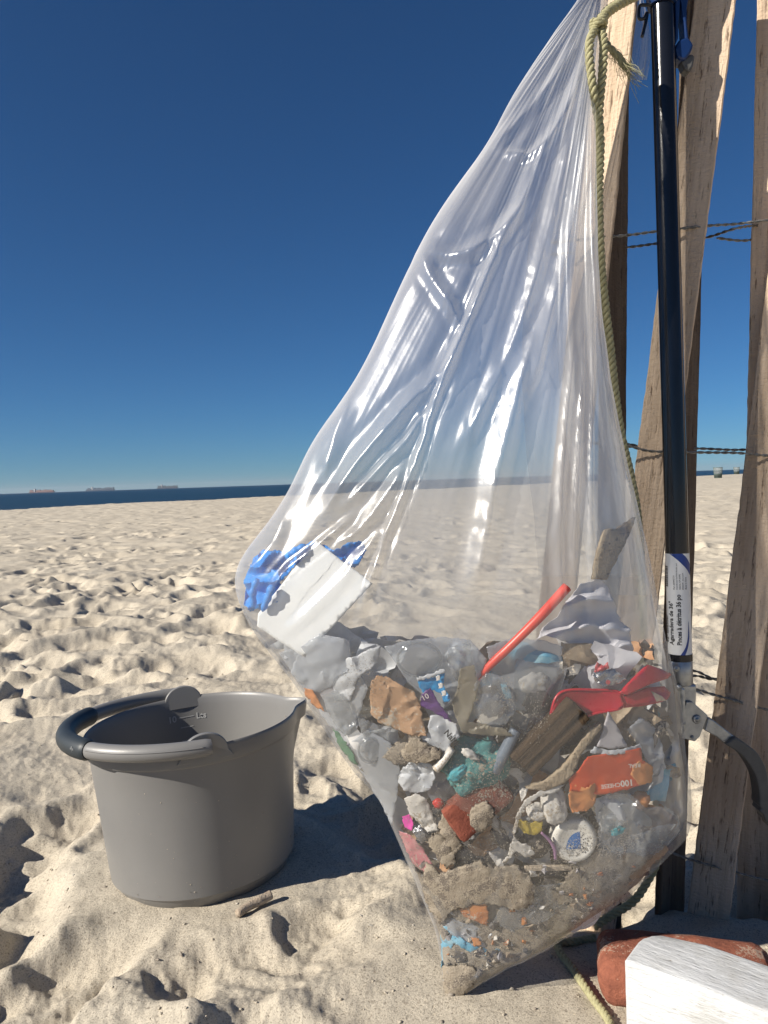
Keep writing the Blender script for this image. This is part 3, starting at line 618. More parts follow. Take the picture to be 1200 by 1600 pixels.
# ------------------------------------------------------------------ litter grabber
def grabber():
    YA, YB = 1.028, 1.002
    A = P(1034.5, 8, YA); B = P(1062.5, 1024, YB); ax = (A-B)/np.linalg.norm(A-B); L = np.linalg.norm(A-B); r = 0.0147
    root = empty('litter_grabber', P(1180, 1280, 0.985), 'black litter grabber with blue trigger and metal jaw leaning upright on the fence', 'litter grabber')
    toc = CAM-(A+B)/2; toc -= ax*(toc @ ax); toc /= np.linalg.norm(toc); side = np.cross(toc, ax)
    if side[0] < 0: side = -side
    def cyl(s0, s1, rad, name, mt, n=2, seg=32, par=None):
        V, Fc = tube([B+ax*(s0+(s1-s0)*i/(n-1)) for i in range(n)], rad, seg); o = mk(name, V, Fc, mt, par or root); autosmooth(o, 40); return o
    sv = lambda py: L*(1024-py)/(1024-8)
    cyl(0, L+0.02, r, 'shaft', M['tube'], 30)
    # collar and trigger housing at the top
    V, Fc = tube([B+ax*s for s in (L-0.002, L+0.002, L+0.03, L+0.08)], [r+0.0035, r+0.0048, r+0.005, r+0.007], 32); o = mk('collar', V, Fc, M['blue'], root); autosmooth(o, 40)
    outer = [(1050, -60), (1050, 30), (1052, 75), (1050, 84), (1053, 97), (1058, 101), (1066, 101), (1074, 90), (1079, 78), (1073, 66), (1068, 40), (1067, 10), (1072, -20), (1100, -40), (1100, -70)]
    inner = [(1059, 12), (1061.5, 34), (1064, 42), (1066, 66), (1056, 70), (1056, 44), (1058, 30)]
    # a trigger loop: pieces around the finger hole
    V, Fc = prism([(1048, -60), (1057, -60), (1058, 12), (1057, 34), (1055.5, 44), (1055.5, 66), (1050, 78), (1051, 40)], 1.02, 1.042); o = mk('trigger_bar', V, Fc, M['blue'], root, smooth=False); bevel_mod(o, 0.002)
    V, Fc = prism([(1066, 66), (1055.5, 70), (1050, 84), (1053, 97), (1058, 101), (1066, 101), (1074, 90), (1079, 78), (1071, 66)], 1.02, 1.044); o = mk('trigger_tip', V, Fc, M['blue'], root, smooth=False); bevel_mod(o, 0.003)
    V, Fc = prism([(1057, -60), (1100, -70), (1090, -30), (1074, -10), (1069, 20), (1069, 42), (1072, 68), (1065.8, 68), (1064, 40), (1062, 34), (1060, 12), (1058.2, 6)], 1.022, 1.042); o = mk('trigger_guard', V, Fc, M['blue'], root, smooth=False); bevel_mod(o, 0.002)
    V, Fc = prism([(1060, 100), (1066, 113), (1074, 118), (1080, 108), (1083, 92), (1076, 88)], 1.024, 1.04); o = mk('trigger_stop', V, Fc, M['jaw'], root, smooth=False); bevel_mod(o, 0.003)
    # hook hanging off the collar
    pts = [P(x, y, 1.02) for x, y in ((1018, 8), (1008, 8), (1000, 9), (998, 20), (999, 29), (1006, 29), (1011, 20), (1009, 34), (1003, 58))]
    V, Fc = tube(smooth_path(pts, 40), 0.0022, 8); mk('hook', V, Fc, M['tube'], root)
    # sticker wrapped on the shaft
    s0, s1 = sv(1021), sv(863)
    def wrap(u, v, h=0.0004):
        an = np.arcsin(np.clip(u, -1.0, 1.0)) + np.where(np.abs(u) > 1, (np.abs(u)-1)*np.sign(u), 0)
        u_ = np.sin(an); c_ = np.cos(an)
        return B+ax*(s0+(s1-s0)*np.asarray(v))[:, None]+(r+h)*(u_[:, None]*side+c_[:, None]*toc)
    an = np.linspace(-2.2, 2.2, 40); V = []
    for v in np.linspace(0, 1, 3):
        V += list(B+ax*(s0+(s1-s0)*v)+(r+0.0003)*(np.sin(an)[:, None]*side+np.cos(an)[:, None]*toc))
    lab = mk('label', V, grid_faces(3, 40), M['white_label'], root)
    H = s1-s0
    def line(txt, u_base, v0, v1, hu, mt, bold=0.0):
        V, Fc = text_mesh(txt, 0.01, bold*0.01); wdt = V[:, 0].max()
        v = v0+(v1-v0)*V[:, 0]/wdt; u = u_base-hu*V[:, 1]/0.007
        mk('lettering', wrap(u, v, 0.0006), Fc, mt, lab, smooth=False)
    line('Pinces à détritus 36 po', 0.17, 0.10, 0.60, 0.37, M['ink'], 0.025)
    line('Agarradera de 36"', -0.48, 0.10, 0.53, 0.30, M['ink'], 0.025)
    line('36" Grabber', -0.88, 0.12, 0.39, 0.12, M['ink'], 0.02)
    line('Part #0442731', -0.28, 0.648, 0.785, 0.12, M['ink'], 0.006)
    line('Distributed by/Distribuido por', -0.05, 0.648, 0.91, 0.11, M['grey_ink'])
    line('Atlanta, GA (USA)', 0.19, 0.648, 0.80, 0.12, M['ink'], 0.004)
    line('©2019  inc.com', 0.44, 0.648, 0.81, 0.12, M['ink'], 0.004)
    line('Made in China', 0.67, 0.648, 0.77, 0.11, M['ink'], 0.012)
    g = np.random.default_rng(3); v = 0.675; parts = []
    while v < 0.88:
        wd = g.choice([0.0028, 0.0045, 0.007]); us = np.linspace(-0.995, -0.80, 5)
        parts.append((wrap(np.r_[us, us], np.r_[np.full(5, v), np.full(5, v+wd)], 0.0006), grid_faces(2, 5))); v += wd+g.choice([0.003, 0.005])
    o = mk('bar_code', *join(parts), M['ink'], lab, smooth=False); o['kind'] = 'stuff'
    def strip(top, bot, mt):
        top = smooth_path([(*p, 0) for p in top], 24); bot = smooth_path([(*p, 0) for p in bot], 24); rows = [top+(bot-top)*f for f in np.linspace(0, 1, 5)]
        V = np.concatenate(rows); mk('printed_swoosh', wrap(V[:, 0], V[:, 1], 0.0005), grid_faces(5, 24), mt, lab)
    strip([(-0.63, 1.0), (-0.15, 0.955), (0.30, 0.905), (0.75, 0.84), (0.97, 0.78)], [(0.42, 1.0), (0.62, 0.975), (0.78, 0.95), (0.92, 0.915), (1.0, 0.885)], M['blue_print'])
    strip([(0.03, 0), (0.32, 0.05), (0.52, 0.10), (0.68, 0.19), (0.74, 0.33)], [(0.41, 0), (0.58, 0.05), (0.70, 0.10), (0.80, 0.19), (0.76, 0.33)], M['blue_print'])
    cyl(-0.006, 0.003, r+0.001, 'gasket', M['tube'])
    # metal end: sleeve, bracket plate, rivets, moving arm and jaw
    V, Fc = tube([B-ax*s for s in (0.004, 0.006, 0.036, 0.038)], [r-0.001, r+0.0006, r+0.0006, r-0.001], 28); o = mk('metal_sleeve', V, Fc, M['steel'], root); autosmooth(o, 40)
    yb = 0.986
    V, Fc = prism([(1056, 1066), (1084, 1066), (1083, 1100), (1081, 1150), (1064, 1150), (1060, 1110)], yb+0.004, yb+0.026); o = mk('bracket', V, Fc, M['steel'], root, smooth=False); bevel_mod(o, 0.003)
    V, Fc = prism([(1062, 1072), (1069, 1075), (1070, 1140), (1066, 1145), (1062, 1130)], yb-0.004, yb+0.006); o = mk('bracket_rib', V, Fc, M['steel'], root, smooth=False); bevel_mod(o, 0.0025)
    V, Fc = prism([(1072, 1096), (1081, 1096), (1105, 1117), (1093, 1150), (1085, 1158), (1066, 1153), (1064, 1120)], yb-0.001, yb+0.003); o = mk('jaw_plate', V, Fc, M['steel'], root, smooth=False); bevel_mod(o, 0.0008)
    for x, y, rr in ((1056.5, 1045, 0.0042), (1061, 1074, 0.0034), (1068, 1130, 0.0034), (1089, 1124, 0.0058), (1082, 1152, 0.0022)):
        c = P(x, y, 0.983 if y < 1060 else yb-0.002)
        V, Fc = lathe([(0.0003, -0.0022), (rr*0.45, -0.0020), (rr*0.5, -0.0008), (rr*0.75, -0.002), (rr, -0.0005), (rr, 0.002)], 18)
        V = np.stack([V[:, 0], V[:, 2], V[:, 1]], 1)+c; mk('rivet', V, [f[::-1] for f in Fc], M['steel'], root)
    V, Fc = prism([(1103, 1119), (1112, 1123), (1145, 1149), (1131, 1160), (1117, 1149), (1098, 1139)], yb+0.004, yb+0.018); o = mk('jaw_arm', V, Fc, M['steel'], root, smooth=False); bevel_mod(o, 0.0015)
    up = smooth_path([(1142, 1147, 0), (1160, 1158, 0), (1178, 1173, 0), (1190, 1195, 0), (1196, 1225, 0), (1203, 1258, 0), (1218, 1290, 0)], 36)
    lo = smooth_path([(1127, 1158, 0), (1150, 1173, 0), (1163, 1188, 0), (1175, 1210, 0), (1180, 1236, 0), (1182, 1262, 0), (1204, 1296, 0)], 36)
    lo[:, 0] += np.where(np.arange(36) > 26, 2.2*np.sin(np.arange(36)*2.4), 0)
    poly = [tuple(q[:2]) for q in up]+[tuple(q[:2]) for q in lo[::-1]]
    V, Fc = prism(poly, yb-0.002, yb+0.022); o = mk('jaw', V, Fc, M['jaw'], root, smooth=False); bevel_mod(o, 0.003)
grabber()

# ------------------------------------------------------------------ rope
def rope():
    root = empty('rope', P(935, 40, 0.965), 'yellow green twisted rope tying the bag neck and trailing onto the sand', 'rope')
    rr = 0.0027
    def rp(pts, name='strand', k=1.0):
        V, Fc = twisted(np.array([P(*q) for q in pts]), rr*1.12*k, rr*0.98*k, 3, 0.024, 7); return mk(name, V, Fc, M['rope'], root)
    rp([(1035, -26, 1.03), (1000, -10, 1.02), (975, 2, 1.005), (950, 18, 0.99), (938, 32, 0.982)], 'tie_strand', 1.25)
    rp([(930, 46, 0.965), (922, 62, 0.952), (921, 85, 0.948), (923, 110, 0.948), (927, 140, 0.95), (932, 170, 0.958), (938, 205, 0.970)], 'loop_strand')
    rp([(939, 46, 0.97), (943, 62, 0.960), (943, 85, 0.956), (941, 120, 0.955), (938, 150, 0.956), (936, 185, 0.958), (938, 230, 0.958), (936, 300, 0.955), (937, 360, 0.955), (940, 420, 0.962),
        (946, 480, 0.972), (954, 545, 0.98), (961, 610, 0.985), (971, 680, 0.992), (986, 745, 1.005), (998, 820, 1.016), (1005, 950, 1.024), (1012, 1150, 1.024), (1030, 1290, 1.018), (1026, 1345, 1.012),
        (1010, 1380, 1.005), (990, 1408, 0.995), (960, 1428, 0.985), (930, 1447, 0.97)], 'hanging_strand')
    zs = sand_z
    gpts = [G(930, 1452, .012), G(895, 1462, .010), G(872, 1466, .010), G(877, 1486, .010), G(893, 1505, .010), (G(910, 1530, .010)), G(930, 1556, .009), G(950, 1585, .009), G(965, 1625, .009), G(985, 1680, .008)]
    gpts = [np.array([q[0], q[1], max(sand_z(q[0], q[1])+0.004, -0.01)]) for q in gpts]
    V, Fc = twisted(np.array(gpts), rr*0.95, rr*1.02, 3, 0.021, 7); mk('trailing_strand', V, Fc, M['rope'], root)
    # knot: a few turns round the strands
    c = P(935, 38, 0.966); a = np.linspace(0, 2*math.pi*2.6, 60)
    pts = np.stack([c[0]+0.0075*np.cos(a), c[1]+0.0075*np.sin(a), c[2]+0.0045*np.linspace(-1, 1, 60)+0.0022*np.cos(a)], 1)
    V, Fc = twisted(pts, rr*0.7, rr*0.95, 3, 0.02, 7); mk('knot', V, Fc, M['rope'], root)
    # frayed end
    pts = smooth_path([P(943, 62, 0.983), P(953, 75, 0.975), P(966, 88, 0.972), P(978, 106, 0.972)], 20)
    parts = [twisted(pts, rr*0.8, rr*0.9, 3, 0.03, 6)]; g = np.random.default_rng(5)
    for k in range(110):
        i = g.integers(6, 20); q = pts[i]+g.normal(0, 0.0022, 3); d = (pts[-1]-pts[-6]); d /= np.linalg.norm(d)
        e = q+(d+g.normal(0, 0.35, 3))*g.uniform(0.01, 0.028); mid = (q+e)/2+g.normal(0, 0.003, 3)
        parts.append(tube(smooth_path([q, mid, e], 6), 0.00028, 4, False))
    mk('frayed_end', *join(parts), M['rope'], root)
rope()

# ------------------------------------------------------------------ worn brick and painted block
def rough_block(name, c, dims, rotz, bev, seg, mt, amp, freq, seed, cuts=6, tilt=(0, 0), rnd=None):
    V, Fc = bevel_box(*dims, bev, seg, cuts)
    L = np.linalg.norm(V, axis=1)[:, None]+1e-9
    d = V/L
    V = V+d*(amp*(n3(V*freq, seed)+0.5*n3(V*freq*2.7, seed+3)+0.3*n3(V*freq*7, seed+5)))[:, None]
    me_o = mk(name, V, Fc, mt, None, origin=(0, 0, 0)); me_o.location = Vector(c); me_o.rotation_euler = (tilt[0], tilt[1], rotz); return me_o
c = G(1070, 1512, 0.03)
o = rough_block('brick', (c[0], c[1], 0.023), (0.200, 0.096, 0.056), R(-14), 0.026, 5, M['brick'], 0.0030, 26, 11, cuts=4)
tag(o, 'sea-worn rounded red brick lying on the sand behind the white block', 'brick')
A = np.array([0.246, 0.822]); e1 = np.array([0.78, -0.626]); e2 = np.array([0.626, 0.78]); Lb, Wb, Hb = 0.36, 0.082, 0.098
cc = A+e1*Lb/2+e2*Wb/2
V, Fc = bevel_box(Lb, Wb, Hb, 0.006, 4, 5)
d = np.sign(V)*np.array([0.2, 1, 1])
chip = np.clip(n3(V*22, 31)-0.35, 0, 1)*0.010
edge = ((np.abs(V[:, 1]) > Wb/2-0.012).astype(float)*(np.abs(V[:, 2]) > Hb/2-0.012))
V = V-d*(chip*edge)[:, None]+d*(0.0008*n3(V*np.array([20, 90, 90]), 33)+0.0004*n3(V*np.array([80, 260, 260]), 35))[:, None]
# the far top corner of the near end is knocked off
q = np.clip((-V[:, 0]-(Lb/2-0.03))/0.03, 0, 1)*np.clip((V[:, 1]+0.0)/(Wb/2), 0, 1)*(V[:, 2] > 0); V[:, 2] -= 0.012*q**2; V[:, 0] += 0.018*q**2
o = mk('painted_block', V, Fc, M['paint'], None, origin=(0, 0, 0)); o.location = (cc[0], cc[1], Hb/2-0.010); o.rotation_euler = (0, 0, math.atan2(e1[1], e1[0])); autosmooth(o, 60)
tag(o, 'white painted lumber offcut with chipped paint, nearest the camera', 'wood block')
# driftwood stick
a = G(372, 1436, .008); b = G(424, 1410, .008)
pts = smooth_path([(a[0], a[1], sand_z(a[0], a[1])+0.007), ((a[0]+b[0])/2-.003, (a[1]+b[1])/2, sand_z((a[0]+b[0])/2, (a[1]+b[1])/2)+0.010), (b[0], b[1], sand_z(b[0], b[1])+0.012)], 30)
V, Fc = tube(pts, 0.0062+0.0012*n2(np.linspace(0, 2.3, 30), np.zeros(30), 3), 12); V = V+0.0012*np.stack([n3(V*75, 5), n3(V*75, 6), n3(V*75, 7)], 1)
tag(mk('driftwood_stick', V, Fc, M['drift']), 'short pale driftwood stick on the sand in front of the bucket', 'stick')
a = G(150, 1230); b = G(176, 1213)

# shells, pebbles and crumbs of sand, too many to count
def scatter_bits():
    g = np.random.default_rng(9); parts = {'shell': [], 'pebble': [], 'lump': []}
    for k in range(1500):
        r0 = 0.55+3.2*g.random()**2; a0 = g.uniform(-0.75, 0.6); x, y = r0*math.sin(a0), r0*math.cos(a0)
        if math.hypot(x-BUCKET[0], y-BUCKET[1]) < 0.155: continue
        z = sand_z(x, y); kind = g.choice(['shell', 'pebble', 'lump', 'lump', 'lump']); s = g.uniform(0.0008, 0.0024)*(2.0 if g.random() < 0.05 else 1)
        bm = bmesh.new(); bmesh.ops.create_icosphere(bm, subdivisions=1, radius=s)
        V = np.array([v.co[:] for v in bm.verts]); Fc = [tuple(v.index for v in f.verts) for f in bm.faces]; bm.free()
        V = V*g.uniform(0.6, 1.35, V.shape[0])[:, None]
        V[:, 2] *= 0.35 if kind == 'shell' else 0.75; V[:, 0] *= g.uniform(1, 1.9)
        t = g.uniform(0, 6.28); Rm = np.array([[math.cos(t), -math.sin(t), 0], [math.sin(t), math.cos(t), 0], [0, 0, 1]])
        V = V @ Rm.T; V[:, 2] += V[:, 0]*g.uniform(-.5, .5)
        parts[kind].append((V+np.array([x, y, z+s*0.10]), Fc))
    ms = {'shell': simple('shell_chips', (0.62, 0.57, 0.48), 0.5), 'pebble': simple('pebbles', (0.16, 0.14, 0.12), 0.7, (0.35, 0.30, 0.24), 60), 'lump': M['sand']}
    nm = {'shell': ('shell_chips', 'pale shell chips strewn over the sand'), 'pebble': ('pebbles', 'tiny dark pebbles strewn over the sand'), 'lump': ('sand_crumbs', 'crumbs of damp sand on the beach')}
    for k, p in parts.items():
        o = mk(nm[k][0], *join(p), ms[k], smooth=(k != 'shell')); tag(o, nm[k][1], None, None, 'stuff')
scatter_bits()

# ------------------------------------------------------------------ the clear bag
LEFT = [(-60, 938), (0, 905), (30, 880), (90, 840), (150, 800), (230, 760), (290, 715), (340, 680), (385, 655), (460, 620), (560, 575), (620, 540), (685, 490), (740, 465), (790, 440), (840, 400), (885, 366),
        (905, 365), (935, 374), (965, 385), (995, 405), (1035, 440), (1090, 480), (1125, 500), (1190, 545), (1240, 592), (1265, 602), (1300, 617), (1360, 642), (1400, 658), (1450, 680), (1500, 690), (1540, 692), (1556, 698), (1564, 706)]
RIGHT = [(-60, 966), (0, 950), (30, 945), (100, 934), (200, 929), (300, 930), (400, 932), (500, 938), (600, 950), (720, 974), (790, 992), (880, 1012), (980, 1031), (1040, 1046), (1080, 1056), (1150, 1063), (1195, 1070), (1240, 1075), (1275, 1076),
         (1300, 1068), (1340, 1030), (1390, 985), (1430, 930), (1480, 850), (1515, 778), (1540, 742), (1556, 724), (1564, 712)]
HD = [(-60, .006), (0, .008), (60, .016), (200, .035), (400, .055), (600, .070), (800, .082), (950, .088), (1100, .088), (1200, .082), (1300, .060), (1400, .036), (1480, .021), (1540, .014), (1564, .004)]
YC = [(-60, 1.01), (0, .995), (200, .965), (400, .945), (700, .93), (900, .925), (1200, .922), (1400, .912), (1564, .893)]
rows = np.concatenate([np.linspace(-60, 1200, 300), np.linspace(1200, 1564, 120)[1:]])
xl = np.interp(rows, *zip(*LEFT)); xr = np.interp(rows, *zip(*RIGHT)); hd = np.interp(rows, *zip(*HD)); yc = np.interp(rows, *zip(*YC))
def sm(a, k=5):
    ker = np.ones(k)/k; return np.convolve(np.pad(a, k//2, mode='edge'), ker, 'valid')
hd, yc = sm(hd, 25), sm(yc, 25); xl = sm(xl, 17); xr = sm(xr, 7)
NT = 480
th = np.linspace(0, 2*math.pi, NT, endpoint=False)
ct, st = np.cos(th), np.sin(th)
prof = np.sign(st)*np.abs(st)**0.75
BX = np.zeros((len(rows), NT, 3))
for i, py in enumerate(rows):
    l_ = P(xl[i], py, yc[i]); r_ = P(xr[i], py, yc[i]); c = (l_+r_)/2; hw = (r_-l_)/2
    BX[i] = c - ct[:, None]*hw
    BX[i, :, 1] -= hd[i]*prof
BASE = BX.copy()
def tris_bvh(V):
    return BVHTree.FromPolygons([tuple(v) for v in V.reshape(-1, 3)], grid_faces(len(rows), NT, True))
bag_bvh = tris_bvh(BASE[:, :, :])
def hit(px, py):
    d = ray(px, py); dv = Vector(d).normalized(); h = bag_bvh.ray_cast(Vector(CAM), dv)
    return None if h[0] is None else np.array(h[0])
def front_y(px, py):
    h = hit(px, py)
    if h is None:
        i = min(np.searchsorted(rows, py), len(rows)-1); return yc[i]-0.01
    return h[1]
def facets(x, y, cell, seed, sx=1.0, sy=1.0):
    """creased film or paper: flat facets between random points"""
    g = np.random.default_rng(seed); x = np.asarray(x, float)/sx; y = np.asarray(y, float)/sy
    x0, x1, y0, y1 = x.min()-2*cell, x.max()+2*cell, y.min()-2*cell, y.max()+2*cell
    n = max(8, int((x1-x0)*(y1-y0)/cell**2)); pts = np.c_[g.uniform(x0, x1, n), g.uniform(y0, y1, n)]
    pts = np.vstack([pts, [(x0-9*cell, y0-9*cell), (x1+9*cell, y0-9*cell), (x1+9*cell, y1+9*cell), (x0-9*cell, y1+9*cell)]])
    v, e, f, *_ = delaunay_2d_cdt([Vector(p) for p in pts], [], [], 0, 1e-5)
    hs = g.uniform(-1, 1, len(v)); bv = BVHTree.FromPolygons([(q[0], q[1], h) for q, h in zip(v, hs)], [tuple(t) for t in f])
    out = np.zeros(len(x)); dn = Vector((0, 0, -1))
    for i in range(len(x)):
        h = bv.ray_cast(Vector((x[i], y[i], 5.0)), dn)
        if h[0] is not None: out[i] = h[0].z
    return out
# folds: each is a crease or a gather running down the film (pixels of the photo give where it lies on the bag)
FOLDS = [  # path, half width (px), height (m), sharp
    ([(905, 60), (860, 130), (800, 200), (765, 232)], 7, .006), ([(925, 60), (880, 180), (830, 240), (770, 235)], 6, .005),
    ([(905, 120), (850, 235), (800, 340), (740, 390), (700, 398), (655, 388)], 9, .008),
    ([(655, 388), (672, 430), (705, 480), (722, 520)], 8, .006), ([(722, 520), (770, 400), (830, 300)], 8, .006),
    ([(735, 500), (690, 580), (630, 640), (565, 715), (520, 780), (500, 815)], 11, .012), ([(700, 590), (640, 680), (585, 740), (530, 800)], 7, .008),
    ([(790, 360), (740, 480), (690, 600), (650, 720), (610, 820), (575, 920), (555, 1000)], 5, .008),
    ([(850, 470), (815, 580), (795, 660), (775, 740), (760, 820), (745, 900), (735, 960)], 14, .012),
    ([(900, 520), (885, 640), (876, 760), (873, 860), (880, 980), (890, 1060)], 7, .008), ([(915, 500), (908, 640), (900, 780), (897, 880), (905, 1000)], 5, .006),
    ([(928, 300), (926, 500), (924, 700), (924, 860), (926, 1000)], 4, .005),
    ([(895, 150), (870, 300), (830, 450), (790, 560), (740, 660), (700, 720)], 9, .008), ([(915, 200), (890, 360), (850, 520), (820, 640)], 8, .007),
    ([(640, 720), (600, 780), (560, 830), (520, 850)], 8, .007), ([(625, 790), (580, 850), (540, 900), (480, 960), (425, 1010)], 8, .006), ([(560, 800), (500, 850), (440, 900), (410, 960)], 5, .005),
    ([(550, 610), (520, 690), (505, 760)], 9, .004), ([(450, 790), (430, 840), (400, 880), (372, 895)], 8, .004),
    ([(1000, 860), (1030, 1000), (1050, 1120), (1062, 1160)], 8, .004), ([(1062, 1150), (1046, 1240), (1062, 1290)], 7, .007), ([(1066, 1170), (1070, 1240), (1066, 1300)], 5, .005),
    ([(950, 620), (975, 740), (1000, 860)], 6, .005), ([(935, 480), (960, 640), (990, 800)], 5, .004),
    ([(690, 1450), (740, 1490), (800, 1500), (850, 1478)], 6, .005), ([(690, 1510), (720, 1530), (760, 1520)], 5, .004), ([(660, 1380), (690, 1420), (700, 1470)], 7, .004),
    ([(610, 1270), (640, 1340), (670, 1400)], 6, .004), ([(740, 960), (720, 1040), (700, 1100)], 8, .004),
]
def seg_dist(px, py, path):
    pth = smooth_path([(x, y, 0) for x, y in path], max(12, len(path)*7))[:, :2]
    L = np.r_[0, np.cumsum(np.linalg.norm(np.diff(pth, axis=0), axis=1))]; best = np.full(px.shape, 1e9); tt = np.zeros(px.shape); sg = np.zeros(px.shape)
    for k in range(len(pth)-1):
        a, b = pth[k], pth[k+1]; ab = b-a; q = np.clip(((px-a[0])*ab[0]+(py-a[1])*ab[1])/(ab @ ab+1e-9), 0, 1)
        dx, dy = px-a[0]-q*ab[0], py-a[1]-q*ab[1]; d = np.hypot(dx, dy); mk_ = d < best
        best = np.where(mk_, d, best); tt = np.where(mk_, (L[k]+q*(L[k+1]-L[k]))/L[-1], tt); sg = np.where(mk_, np.sign(dx*ab[1]-dy*ab[0]), sg)
    return best*sg, tt
qx, qy = proj(BASE.reshape(-1, 3)); qx = qx.reshape(BASE.shape[:2]); qy = qy.reshape(BASE.shape[:2])
front = np.clip(st, 0, 1)[None, :]**0.35*np.ones_like(qx)
side = np.abs(st)[None, :]**0.8*np.ones_like(qx)
D = np.zeros_like(qx); CR = np.zeros_like(qx)
for path, wdt, amp in FOLDS:
    d, t = seg_dist(qx, qy, path); u = d/wdt; ends = np.clip(np.minimum(t, 1-t)*6, 0, 1)
    D += amp*1.0*ends*(np.exp(-np.abs(u)**1.3)-0.35*np.exp(-((np.abs(u)-2.2)/1.0)**2))*front
    CR += ends*np.exp(-(d/(wdt*1.9))**2)
# gathers fanning out from the tied neck
phi = np.arctan2(qx-942, qy+40+0*qx); rad_ = np.hypot(qx-942, qy+40)
env = np.clip(rad_/300, 0, 1)*np.clip((1020-qy)/380, 0.05, 1)
gath = (n2(phi*13+3, rad_/1500, 61)+0.35*np.abs(n2(phi*34, rad_/1200, 62))-0.22*np.abs(n2(phi*60, rad_/900, 63)))
gback = (n2(phi*11+9, rad_/1500, 71)+0.4*np.abs(n2(phi*27, rad_/1000, 72)))
isf = (st > 0)[None, :]
D += np.where(isf, 0.0040*gath, 0.0032*gback)*env*side
tight = np.clip(1-rad_/520, 0, 1); D += 0.0035*tight*n2(phi*60, rad_/300, 64)*side
# crinkles: fine creased facets, stronger along folds and over the rubbish
w3 = BASE.reshape(-1, 3)
cr_f = (crease3(w3*np.array([26, 26, 18]), 80, 4)).reshape(qx.shape); cr_g = (crease3(w3*np.array([75, 75, 60]), 90, 3)).reshape(qx.shape)
belly = np.clip((qy-930)/160, 0, 1)
fm = (np.sin(th) > -0.05); fa = np.zeros_like(qx); fb = np.zeros_like(qx); fc_ = np.zeros_like(qx)
fc_[:, fm] = facets(qx[:, fm].ravel(), qy[:, fm].ravel(), 12, 303, 1.0, 1.6).reshape(qx[:, fm].shape)
fa[:, fm] = facets(qx[:, fm].ravel(), qy[:, fm].ravel(), 24, 301, 1.0, 1.9).reshape(qx[:, fm].shape)
fb[:, fm] = facets(qx[:, fm].ravel(), qy[:, fm].ravel(), 62, 302, 1.0, 2.0).reshape(qx[:, fm].shape)
D += side*(0.0012*belly*cr_f+(0.0014*np.clip(CR, 0, 1)+0.0013*belly)*fa+(0.0010*np.clip(CR, 0, 1)+0.0005*belly+0.0002)*fc_+0.0018*fb*np.clip(0.35+belly, 0, 1)*np.clip(rad_/350, 0, 1))
for cx_, cy_, sx_, sy_, am in ((690, 430, 50, 70, .004), (590, 800, 60, 50, .003), (820, 590, 25, 60, .0025), (765, 800, 25, 70, .0025), (680, 1000, 80, 40, .0025), (980, 1310, 60, 30, .003), (600, 250, 1, 1, 0), (790, 190, 30, 50, .002)):
    D += front*am*np.exp(-((qx-cx_)/sx_)**2-((qy-cy_)/sy_)**2)*fa*0.8
# displace along the outward direction of the bag's section
NX = np.zeros_like(BASE); NX[:, :, 0] = -ct[None, :]*0.12; NX[:, :, 1] = -np.sign(st)[None, :]*np.abs(st)[None, :]**0.5
NX /= np.linalg.norm(NX, axis=2)[:, :, None]+1e-9
BAGV = BASE+NX*D[:, :, None]
bag_bvh2 = None
M['bag_back'] = film('hazy_back_film', (0.90, 0.905, 0.91), blur=0.3, haze=0.26, edge=0.30, hazecol=(0.82, 0.82, 0.84), rough=0.36, bump=0.04, bscale=60, gloss=1.2)  # back half made hazier, imitating blur and scatter between the film layers
bagroot = mk('rubbish_bag', BAGV.reshape(-1, 3), grid_faces(len(rows), NT, True)+[tuple((len(rows)-1)*NT+k for k in range(NT))[::-1]], [M['bag'], M['bag_back']], None, origin=G(702, 1562))
bagroot.data.polygons.foreach_set('material_index', [int(st[(q % NT)] < -0.02) if q < (len(rows)-1)*NT else 0 for q in range(len(bagroot.data.polygons))])
tag(bagroot, 'big clear plastic bag of beach litter hanging from the fence by a rope', 'rubbish bag')
# spare film gathered above the tie, behind the fence post
V = []
for i, py in enumerate(np.linspace(-60, 125, 30)):
    for k in range(24):
        f = k/23; x = 985+(1006-985+10*math.sin(py*0.02))*f*1.3-0.02*(py+60)+6*math.sin(f*5); q = P(x, py, 1.09+0.008*math.sin(f*9+py*.03)); V.append(q)
mk('loose_neck', np.array(V), grid_faces(30, 24), M['bag'], bagroot)

def pleat(y0, y1, d0, d1, fy, seed):
    V = []; rr_ = np.linspace(y0, y1, 110); nc = 46
    for py in rr_:
        i = int(np.clip(np.searchsorted(rows, py), 0, len(rows)-1)); t = (py-y0)/(y1-y0)
        for k in range(nc):
            f = k/(nc-1); px = xr[i]-(d0+(d1-d0)*t)*f*min(1.0, (xr[i]-xl[i])/260.0)-5
            Y = yc[i]-hd[i]*fy*math.sqrt(max(0.0, 1-f*0.4))*0.7+0.010*math.sin(f*9+seed)*t
            V.append(P(px, py, Y))
    V = np.array(V); V[:, 1] += 0.0015*facets(V[:, 0]*1000, V[:, 2]*1000, 40, seed, 1, 2.2)
    mk('inner_pleat', V, grid_faces(110, nc), M['bag'], bagroot)
pleat(30, 930, 30, 95, 0.55, 5); pleat(40, 900, 55, 170, -0.2, 6)

